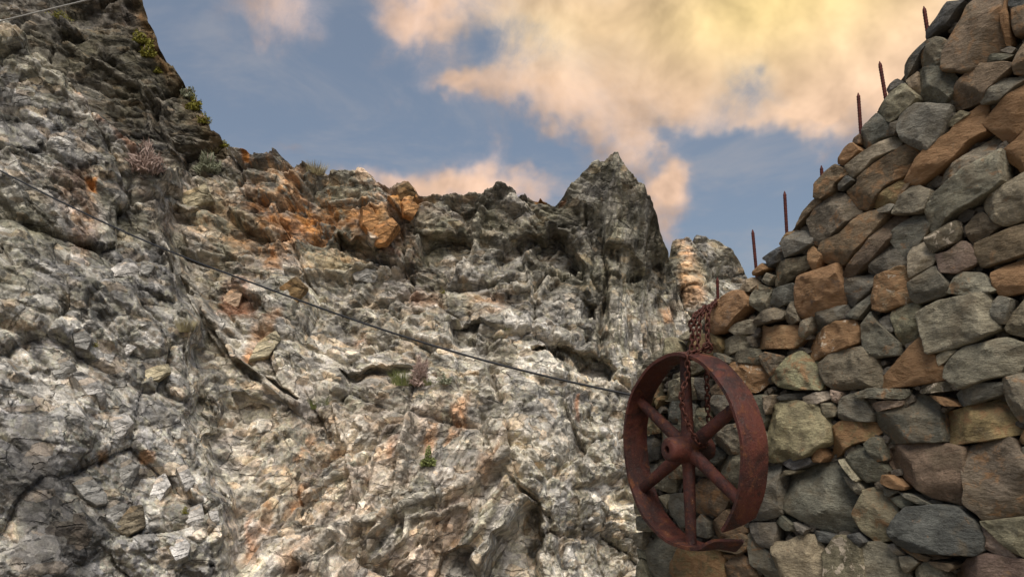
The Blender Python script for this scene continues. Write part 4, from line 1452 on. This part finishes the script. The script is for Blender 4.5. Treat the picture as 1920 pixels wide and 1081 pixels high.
def rim_mesh():
    # angle measured counter-clockwise seen from the front, 0 = right. the break is at the lower right
    a0, a1 = R(-40), R(311)
    n = 150
    th = 0.022 * RAD / 0.63
    sec_n = 10
    verts, faces = [], []
    for i in range(n + 1):
        f = i / n
        an = a0 + (a1 - a0) * f
        r = RAD
        off = 0.0
        # torn tongue: past the lowest spoke the rim is straightened, twisted a little and tapers to a point
        A_ST = R(288)
        ext = max(0.0, an - A_ST)
        k2 = ext / (a1 - A_ST)
        k1 = max(0.0, (0.06 - f) / 0.06)
        wob = 0.004 * math.sin(an * 5.0 + 0.6) + 0.002 * math.sin(an * 13)
        outer, inner = [], []
        for j in range(sec_n + 1):
            s = j / sec_n
            wt_ = 1 - 0.93 * k2 ** 1.5
            y = RW * 0.2 + (-RW + 2 * RW * s - RW * 0.2) * wt_
            crown = 0.012 * RAD * (1 - (2 * s - 1) ** 2)
            tw = 0.16 * RAD * (s - 0.35) * float(smooth(0, 0.5, k2)) * wt_
            a = an
            if k1 > 0:                                       # oblique cut: the front corner reaches further down
                a = an - 0.13 * k1 * (1 - s) + 0.05 * k1 * s
            a = min(a, A_ST)
            for lst, rr in ((outer, r + crown + wob + tw), (inner, r + wob + tw - th * (1 - 0.5 * k2))):
                lst.append((math.cos(a) * rr - math.sin(a) * ext * RAD * 1.15, y, math.sin(a) * rr + math.cos(a) * ext * RAD * 1.15))
        verts += outer + inner[::-1]
    m = 2 * (sec_n + 1)
    for i in range(n):
        for j in range(m):
            l = (j + 1) % m
            faces.append((i * m + j, i * m + l, (i + 1) * m + l, (i + 1) * m + j))
    faces.append(tuple(range(m)))
    faces.append(tuple(n * m + j for j in range(m))[::-1])
    return verts, faces


vv, ff = rim_mesh()
rim_o = mesh_obj('rim', vv, ff, M_RUST, wheel, False)
bm = bmesh.new(); bm.from_mesh(rim_o.data); bmesh.ops.recalc_face_normals(bm, faces=bm.faces[:]); bm.to_mesh(rim_o.data); bm.free()
for p in rim_o.data.polygons:
    p.use_smooth = True
rim_o.data.set_sharp_from_angle(angle=R(40))
# hub with a bore
hr, hl, br_ = 0.128 * RAD, 0.27 * RAD, 0.04 * RAD
prof = [(br_, -hl * 0.4), (br_, -hl), (hr * 0.55, -hl * 1.0), (hr * 0.82, -hl * 0.99), (hr * 0.95, -hl * 0.93), (hr, -hl * 0.8), (hr, -hl * 0.5), (hr * 1.12, -hl * 0.25), (hr * 1.16, 0), (hr * 1.12, hl * 0.25), (hr, hl * 0.5), (hr, hl * 0.9), (hr * 0.9, hl), (br_, hl), (br_, hl * 0.4), ]
vv, ff = [], []
ns = 36
for r, y in prof:
    for k in range(ns):
        a = 2 * math.pi * k / ns
        q = r * (1 + 0.02 * math.sin(3 * a + y * 20) + 0.012 * math.sin(7 * a))
        vv.append((math.cos(a) * q, y, math.sin(a) * q))
for i in range(len(prof) - 1):
    for k in range(ns):
        l = (k + 1) % ns
        ff.append((i * ns + k, i * ns + l, (i + 1) * ns + l, (i + 1) * ns + k))
ff.append(tuple(range(ns))); ff.append(tuple((len(prof) - 1) * ns + k for k in range(ns)))
hub = mesh_obj('hub', vv, ff, M_RUST, wheel)
bm = bmesh.new(); bm.from_mesh(hub.data); bmesh.ops.recalc_face_normals(bm, faces=bm.faces[:]); bm.to_mesh(hub.data); bm.free()
hub.data.set_sharp_from_angle(angle=R(45))
for adeg in (90, 30, -30, -90, -150, 150):
    a = R(adeg)
    vv, ff = [], []
    nn_, ns = 16, 16
    ux, uz = math.cos(a), math.sin(a)
    for i in range(nn_ + 1):
        f = i / nn_
        r = hr * 0.7 + (RAD - 0.012 - hr * 0.7) * f
        flare = 1 + 0.35 * max(0, 1 - f / 0.14) ** 2 + 0.18 * max(0, (f - 0.93) / 0.07) ** 2
        wa = (0.077 - 0.018 * f) * RAD * flare
        wb = (0.062 - 0.012 * f) * RAD * flare
        for k in range(ns):
            b = 2 * math.pi * k / ns
            q = math.cos(b) * wa * (1 + 0.02 * math.sin(9 * f + k))
            vv.append((ux * r - uz * q, math.sin(b) * wb, uz * r + ux * q))
    for i in range(nn_):
        for k in range(ns):
            l = (k + 1) % ns
            ff.append((i * ns + k, i * ns + l, (i + 1) * ns + l, (i + 1) * ns + k))
    sp_ = mesh_obj('spoke', vv, ff, M_RUST, wheel)

# ================================================================== CHAIN
chain = empty('hanging_chain', at(np.array(1326.), np.array(660.), np.array(5.0)), 'rusty iron chain looped over the wall and through the flywheel', 'chain')
CLOC = np.array(chain.location)
link_verts, link_faces = [], []
LH, LWd, LR_ = 0.024, 0.0145, 0.0062
path = []
for k in range(20):
    a = 2 * math.pi * k / 20
    x = math.cos(a) * LWd
    z = math.sin(a) * LWd + (LH - LWd) * (1 if math.sin(a) > 0 else -1) * (1 if abs(math.sin(a)) > 1e-6 else 0)
    path.append((x, 0, z))
lv, lf = tube(path, LR_, 6, True)
link_me = bpy.data.meshes.new('link')
link_me.from_pydata([tuple(v) for v in lv], [], lf); link_me.update()
link_me.polygons.foreach_set('use_smooth', [True] * len(link_me.polygons))
link_me.materials.append(M_CHAIN)
PITCH_L = 2 * (LH - LR_) * 0.98


def chain_run(points, twist=0.0):
    P = np.array([at(np.array(float(a)), np.array(float(b)), np.array(float(d))) for a, b, d in points])
    s = np.concatenate([[0], np.cumsum(np.linalg.norm(np.diff(P, axis=0), axis=1))])
    n = int(s[-1] / PITCH_L)
    if n < 1:
        return
    tt = (np.arange(n) + 0.5) * s[-1] / n
    C = np.stack([np.interp(tt, s, P[:, k]) for k in range(3)], 1)
    A = np.stack([np.interp(np.minimum(tt + 0.02, s[-1]), s, P[:, k]) for k in range(3)], 1)
    Bq = np.stack([np.interp(np.maximum(tt - 0.02, 0), s, P[:, k]) for k in range(3)], 1)
    for i in range(n):
        z = Vector(A[i] - Bq[i]).normalized()
        ref = Vector((0.5, -0.85, 0.1))
        x = (ref - z * ref.dot(z))
        x = x.normalized() if x.length > 1e-3 else Vector((1, 0, 0))
        y = z.cross(x)
        an = (i % 2) * math.pi / 2 + R(45) + twist + 0.25 * math.sin(i * 1.7)
        xx = x * math.cos(an) + y * math.sin(an)
        yy = z.cross(xx)
        o = bpy.data.objects.new('link', link_me)
        o.parent = chain
        m = Matrix((xx, yy, z)).transposed()
        o.rotation_euler = m.to_euler()
        o.location = C[i] - CLOC
        COL.objects.link(o)


zt = wd
chain_run([(1347, 566, 5.30), (1334, 571, 5.16), (1319, 580, 5.05), (1308, 592, 5.0), (1302, 606, 4.99), (1299, 625, 4.98), (1297, 657, 4.95)])
chain_run([(1345, 570, 5.28), (1330, 575, 5.12), (1318, 586, 5.03), (1312, 600, 5.0), (1310, 625, 4.97), (1307, 657, 4.93)], 0.5)
chain_run([(1346, 562, 5.33), (1338, 569, 5.18), (1330, 578, 5.06), (1328, 592, 5.02), (1326, 620, 5.0), (1327, 648, 4.96)], 0.9)
chain_run([(1322, 575, 5.08), (1304, 590, 5.0), (1296, 604, 5.0), (1294, 620, 5.02)], 0.3)
chain_run([(1289, 667, 4.86), (1292, 661, 4.87), (1302, 660, 4.90), (1313, 658, 4.93), (1322, 653, 4.94), (1330, 647, 4.95), (1333, 652, 4.97), (1330, 658, 4.98)], 0.2)
chain_run([(1320, 650, 4.92), (1327, 645, 4.93), (1333, 650, 4.93), (1329, 657, 4.94), (1322, 655, 4.94)], 0.8)
chain_run([(1289, 667, 4.84), (1289, 690, 4.84), (1288, 712, 4.84), (1281, 726, 4.83), (1277, 745, 4.83), (1280, 765, 4.83), (1286, 785, 4.82), (1295, 806, 4.81), (1304, 822, 4.81), (1314, 834, 4.82), (1322, 836, 4.86), (1326, 828, 4.92)], 0.1)
chain_run([(1325, 672, 5.03), (1325, 700, 5.04), (1326, 740, 5.04), (1327, 770, 5.04), (1330, 790, 5.04)], 0.4)

# ================================================================== REBARS
def rebar(px0, py0, px1, py1, label, back=0.16):
    p0 = plane_hit(np.array(float(px0)), np.array(float(py0)), W0 - WN * back, WN)
    p1 = plane_hit(np.array(float(px1)), np.array(float(py1)), W0 - WN * (back - 0.01), WN)
    ax = (p1 - p0); L = np.linalg.norm(ax); ax = ax / L
    p0 = p0 - ax * 0.32
    L += 0.32
    nseg = int(L / 0.006)
    path, rad = [], []
    for i in range(nseg + 1):
        s = L * i / nseg
        path.append(ax * s)
        r = 0.0108 + (0.0018 if i % 3 == 0 else 0.0)
        tip = max(0.0, (s - (L - 0.025)) / 0.025)
        rad.append(r * (1 - 0.8 * tip))
    v, f = tube(path, rad, 8)
    o = mesh_obj('rebar', v, f, M_REBAR)
    o.location = p0
    tag(o, label, 'rebar', 'rusty rebars standing along the wall top')


rebar(1346, 566, 1345, 519, 'lowest rusty rebar, the one the chain hangs from')
rebar(1417, 496, 1411, 430, 'rusty rebar nearest the pale pinnacle, second lowest on the wall top')
rebar(1475, 432, 1471, 358, 'rusty rebar third from the chain, long and upright against blue sky')
rebar(1542, 345, 1540, 310, 'shortest thin rebar, fourth from the chain, against blue sky')
rebar(1614, 246, 1609, 174, 'rusty rebar fifth from the chain, below the cream cloud')
rebar(1658, 168, 1649, 115, 'leaning rusty rebar sixth from the chain')
rebar(1739, 58, 1732, 12, 'highest rusty rebar, leaning left at the top of the wall')

# ================================================================== CABLES
def cable(name, points, r, mat, label, cat, n=60):
    P = np.array([at(np.array(float(a)), np.array(float(b)), np.array(float(d))) for a, b, d in points])
    s = np.concatenate([[0], np.cumsum(np.linalg.norm(np.diff(P, axis=0), axis=1))])
    t = np.linspace(0, s[-1], n)
    C = np.stack([np.interp(t, s, P[:, k]) for k in range(3)], 1)
    for _ in range(6):
        C[1:-1] = (C[:-2] + 2 * C[1:-1] + C[2:]) / 4
    v, f = tube([Vector(c - C[0]) for c in C], r, 8)
    o = mesh_obj(name, v, f, mat)
    o.location = C[0]
    tag(o, label, cat)
    return o


cable('black_cable', [(-260, 175, 10.6), (-120, 258, 9.8), (0, 320, 9.2), (125, 384, 8.7), (250, 443, 8.2), (375, 494, 7.8), (500, 540, 7.4), (640, 592, 7.0), (800, 645, 6.6), (950, 688, 6.3), (1100, 723, 6.05), (1180, 740, 5.92), (1215, 746, 5.86)],
      0.0092, M_CABLE, 'black cable slung across the cliff down to the stone wall', 'cable')
cable('steel_wire', [(-260, 106, 15.0), (0, 40, 14.5), (83, 20, 14.3), (165, 0, 14.1), (420, -64, 13.5)], 0.014, M_WIRE, 'pale steel wire slanting across the top left corner', 'wire')

# ================================================================== PLANTS
deps = bpy.context.evaluated_depsgraph_get()


def surface(px, py, d0=8.0):
    """point of the rock seen in this direction"""
    o = Vector(CAM); d = Vector(ray(np.array(float(px)), np.array(float(py)))).normalized()
    best = None
    for ob in (cliff, peak, pin):
        hit, loc, nor, _ = ob.ray_cast(o, d)
        if hit and (best is None or (loc - o).length < (best[0] - o).length):
            best = (loc.copy(), nor.copy())
    return best


def plant(name, px, py, wpx, hpx, mat, style, label, n=160, group=None, seed=0, stem=None):
    s = surface(px, py)
    if s is None:
        s = surface(px, py + 12)
    if s is None:
        return
    loc = s[0]
    d = (loc - Vector(CAM)).length
    w, h = 1.1 * wpx / F * d, 1.05 * hpx / F * d
    n = int(n * 1.8)
    r = random.Random(seed * 31 + int(px))
    V_, F_ = [], []
    for k in range(n):
        if style == 'grass':
            a = r.uniform(0, 6.28); q = math.sqrt(r.random()) * w * 0.35
            b = Vector((math.cos(a) * q, math.sin(a) * q * 0.7, -0.02 * h))
            lean = Vector((math.cos(a) * r.uniform(0.1, 0.7), math.sin(a) * r.uniform(0.1, 0.7), 1)).normalized()
            L = h * r.uniform(0.45, 1.1)
            tip = b + lean * L
            side = Vector((-math.sin(a + 0.7), math.cos(a + 0.7), 0)) * max(0.004, 0.012 * h)
            mid = b + lean * L * 0.5 + Vector((0, 0, 0.05 * h))
            i = len(V_); V_ += [b - side, b + side, mid + side * 0.8, mid - side * 0.8, tip]
            F_ += [(i, i + 1, i + 2, i + 3), (i + 3, i + 2, i + 4)]
        else:
            # rounded shrub: leaf or twig pieces through an uneven dome
            u = Vector((r.gauss(0, 1), r.gauss(0, 1), abs(r.gauss(0, 1)) * 0.9)).normalized()
            q = r.random() ** 0.45
            lob = 0.75 + 0.35 * math.sin(u.x * 5 + seed) * math.cos(u.z * 4 + seed * 2)
            c = Vector((u.x * w * 0.5, u.y * w * 0.4, u.z * h * 0.95)) * q * lob
            sz = (0.075 if style == 'leaf' else 0.14) * min(w, h) * r.uniform(0.6, 1.4)
            e1 = Vector((r.gauss(0, 1), r.gauss(0, 1), r.gauss(0, 1)))
            if style == 'twig':
                e1 = u * 0.6 + e1 * 0.6 + Vector((0, 0, 0.5))
            e1.normalize()
            e2 = e1.cross(Vector((r.gauss(0, 1), r.gauss(0, 1), r.gauss(0, 1)))).normalized()
            wd_ = 0.45 if style == 'leaf' else 0.14
            i = len(V_)
            V_ += [c - e1 * sz, c + e2 * sz * wd_, c + e1 * sz, c - e2 * sz * wd_]
            F_ += [(i, i + 1, i + 2, i + 3)]
    root = empty(name, loc, label, 'plant', group)
    mesh_obj('foliage', V_, F_, mat, root, False)
    # a few stems into the rock
    vs_, fs_ = [], []
    for k in range(5):
        a = r.uniform(0, 6.28)
        p1 = Vector((math.cos(a) * w * 0.25, math.sin(a) * w * 0.2, h * r.uniform(0.35, 0.7)))
        v, f = tube([Vector((0, 0.05 * h, -0.08 * h)), p1 * 0.5 + Vector((0, 0, 0.05 * h)), p1], [0.02 * h, 0.014 * h, 0.006 * h], 5)
        b = len(vs_); vs_ += v; fs_ += [tuple(x + b for x in q) for q in f]
    mesh_obj('stem', vs_, fs_, M_PINK, root)


G1 = 'plants growing on the cliff ledges'
plant('dry_shrub', 268, 322, 62, 52, M_PINK, 'twig', 'pinkish dry shrub in the notch below the dark peak', 700, G1, 1)
plant('dry_shrub', 390, 322, 52, 44, M_SAGE, 'twig', 'pale grey shrub where the dark peak meets the cliff top', 600, G1, 2)
plant('dry_shrub', 398, 288, 36, 30, M_STRAW, 'twig', 'small straw-coloured shrub under the green edge of the peak', 300, G1, 3)
plant('ledge_shrub', 790, 722, 40, 72, M_PINK, 'twig', 'tall pinkish shrub in the middle of the planted ledge', 700, G1, 4)
plant('grass_tuft', 760, 722, 62, 32, M_GREEN, 'grass', 'green grass tuft left of the pinkish shrub on the ledge', 260, G1, 5)
plant('ledge_shrub', 832, 720, 50, 26, M_SAGE, 'leaf', 'low pale green shrub at the right end of the ledge', 420, G1, 6)
plant('grass_tuft', 800, 722, 22, 16, M_GREEN, 'grass', 'small bright grass tuft at the foot of the pinkish shrub', 120, G1, 7)
plant('cliff_shrub', 803, 872, 34, 40, M_GREEN, 'leaf', 'yellow green shrub below the ledge, beside a pale dyke', 420, G1, 8)
plant('grass_tuft', 590, 766, 54, 22, M_GREEN, 'grass', 'yellow green grass patch left of the ledge, under the dark hollow', 260, G1, 9)
plant('cliff_tuft', 346, 962, 14, 16, M_LIME, 'leaf', 'tiny lime tuft among the pale blocks at lower left', 120, G1, 10)
plant('grass_tuft', 347, 622, 34, 26, M_STRAW, 'grass', 'straw-coloured tuft among the grey blocks at left', 240, G1, 11)
plant('cliff_tuft', 830, 550, 13, 12, M_LIME, 'leaf', 'tiny lime tuft in the middle of the cliff', 110, G1, 12)
plant('cliff_tuft', 952, 618, 16, 16, M_GREEN, 'leaf', 'tiny green tuft above the pale loose stone', 110, G1, 13)
plant('grass_tuft', 590, 326, 44, 24, M_STRAW, 'grass', 'straw-coloured grass on the cliff crest left of the orange blocks', 240, G1, 14)
plant('cliff_tuft', 178, 650, 16, 14, M_LIME, 'leaf', 'small ochre tuft between grey blocks at far left', 100, G1, 15)
G2 = 'green cushions along the edge of the dark peak'
for k, (x_, y_, w_, h_, lab) in enumerate([
        (108, 36, 42, 16, 'yellow green cushion near the pale wire at the top left'), (262, 82, 36, 30, 'highest lime cushion on the edge of the dark peak'), (276, 108, 30, 34, 'second lime cushion down the edge of the dark peak'),
        (296, 138, 22, 22, 'third lime cushion down the edge of the dark peak'), (352, 172, 26, 26, 'dull green cushion halfway down the skyline of the dark peak'), (366, 206, 28, 32, 'fourth lime cushion, right on the skyline of the dark peak'),
        (381, 232, 26, 22, 'fifth lime cushion, low on the skyline of the dark peak'), (421, 276, 22, 16, 'lowest green cushion where the dark peak ends')]):
    plant('green_cushion', x_, y_, w_, h_, M_SAGE if k == 4 else M_LIME, 'leaf', lab, 360, G2, 20 + k)

# ================================================================== single blocks that stand out of the cliff
ROCKS = '''
g 123,905 145,878 165,880 200,925 198,945 175,955 150,945
g 98,695 118,655 142,690 138,705 112,722
p 128,712 150,702 185,710 202,725 200,760 190,768 175,745 155,752
g 135,615 152,610 172,635 165,660 145,655
P 225,655 240,645 255,650 240,668
t 262,706 290,688 318,675 322,692 295,716 264,728
g 192,955 215,935 245,940 228,985 210,995 195,975
b 218,992 245,950 265,945 272,985 238,1008
p 350,945 375,935 386,980 370,1002 352,988
P 318,1030 340,1000 357,1020 352,1042 330,1056
p 390,960 408,955 411,975 400,989
p 940,627 958,615 976,635 966,646 945,646
p 205,512 222,495 252,488 262,505 250,522 215,524
g 265,492 290,497 281,522 266,515
t 338,372 385,346 398,375 352,402
g 290,720 310,712 318,740 300,752
p 205,790 235,768 250,790 226,830 205,825
g 215,880 245,855 262,870 240,925 222,915
P 280,905 305,880 318,905 300,960 285,950
p 330,880 352,868 365,905 345,930
o 678,390 700,388 712,415 690,440 676,425
o 705,425 732,405 748,425 725,460 704,462
d 742,352 764,343 780,362 764,392 744,385
o 752,382 768,372 788,384 772,412 754,408
t 462,690 480,650 520,610 528,632 500,675
r 418,560 440,535 455,545 448,580 420,592
l 1000,353 1014,350 1026,358 1016,365 1002,364
g 655,505 690,498 712,510 700,535 665,530
d 520,545 555,520 575,540 560,570 530,568
'''
RK = {'g': (0.20, 0.19, 0.17), 'p': (0.36, 0.335, 0.30), 'P': (0.50, 0.47, 0.43), 't': (0.34, 0.29, 0.19), 'b': (0.17, 0.14, 0.095), 'o': (0.31, 0.16, 0.065), 'd': (0.19, 0.125, 0.06), 'r': (0.30, 0.21, 0.14), 'l': (0.3, 0.13, 0.04)}
bpy.context.view_layer.update()
for i, ln in enumerate(ROCKS.strip().splitlines()):
    key, rest_ = ln.split(' ', 1)
    pp = pts(rest_)
    cx_, cy_ = np.mean([p[0] for p in pp]), np.mean([p[1] for p in pp])
    s_ = surface(cx_, cy_)
    if s_ is None:
        continue
    d_ = (Vector(s_[0]) - Vector(CAM)).dot(Vector(FW))
    rs = random.Random(i)
    P3 = at(np.array([p[0] for p in pp]), np.array([p[1] for p in pp]), np.full(len(pp), d_))
    c3 = P3.mean(0)
    nrm = Vector(CAM - c3).normalized()
    nrm = (nrm + Vector((rs.uniform(-0.35, 0.35), 0, rs.uniform(0.05, 0.5)))).normalized()
    xx = Vector((0, 0, 1)).cross(nrm).normalized()          # along
    zz = nrm.cross(xx)
    loc = [((p - c3) @ np.array(xx), (p - c3) @ np.array(zz)) for p in P3]
    vv, ff = stone_geom(np.array(loc) * 1.06, 3000 + i, 1.5, 1.6)
    o = mesh_obj('rock', vv, ff, M_BLOCK, cliff)
    o.data.set_sharp_from_angle(angle=R(24))
    size = math.sqrt(np.ptp([q[0] for q in loc]) * np.ptp([q[1] for q in loc]))
    o.location = Vector(c3) + nrm * (0.06 * size)
    o.rotation_euler = Matrix((xx, -nrm, zz)).transposed().to_euler()
    f = rs.uniform(1.1, 1.4)
    b = RK[key]
    o.color = (b[0] * f, b[1] * f, b[2] * f, 0.35 if key in 'odrl' else 0.08)
    o['lichen'] = 0.1
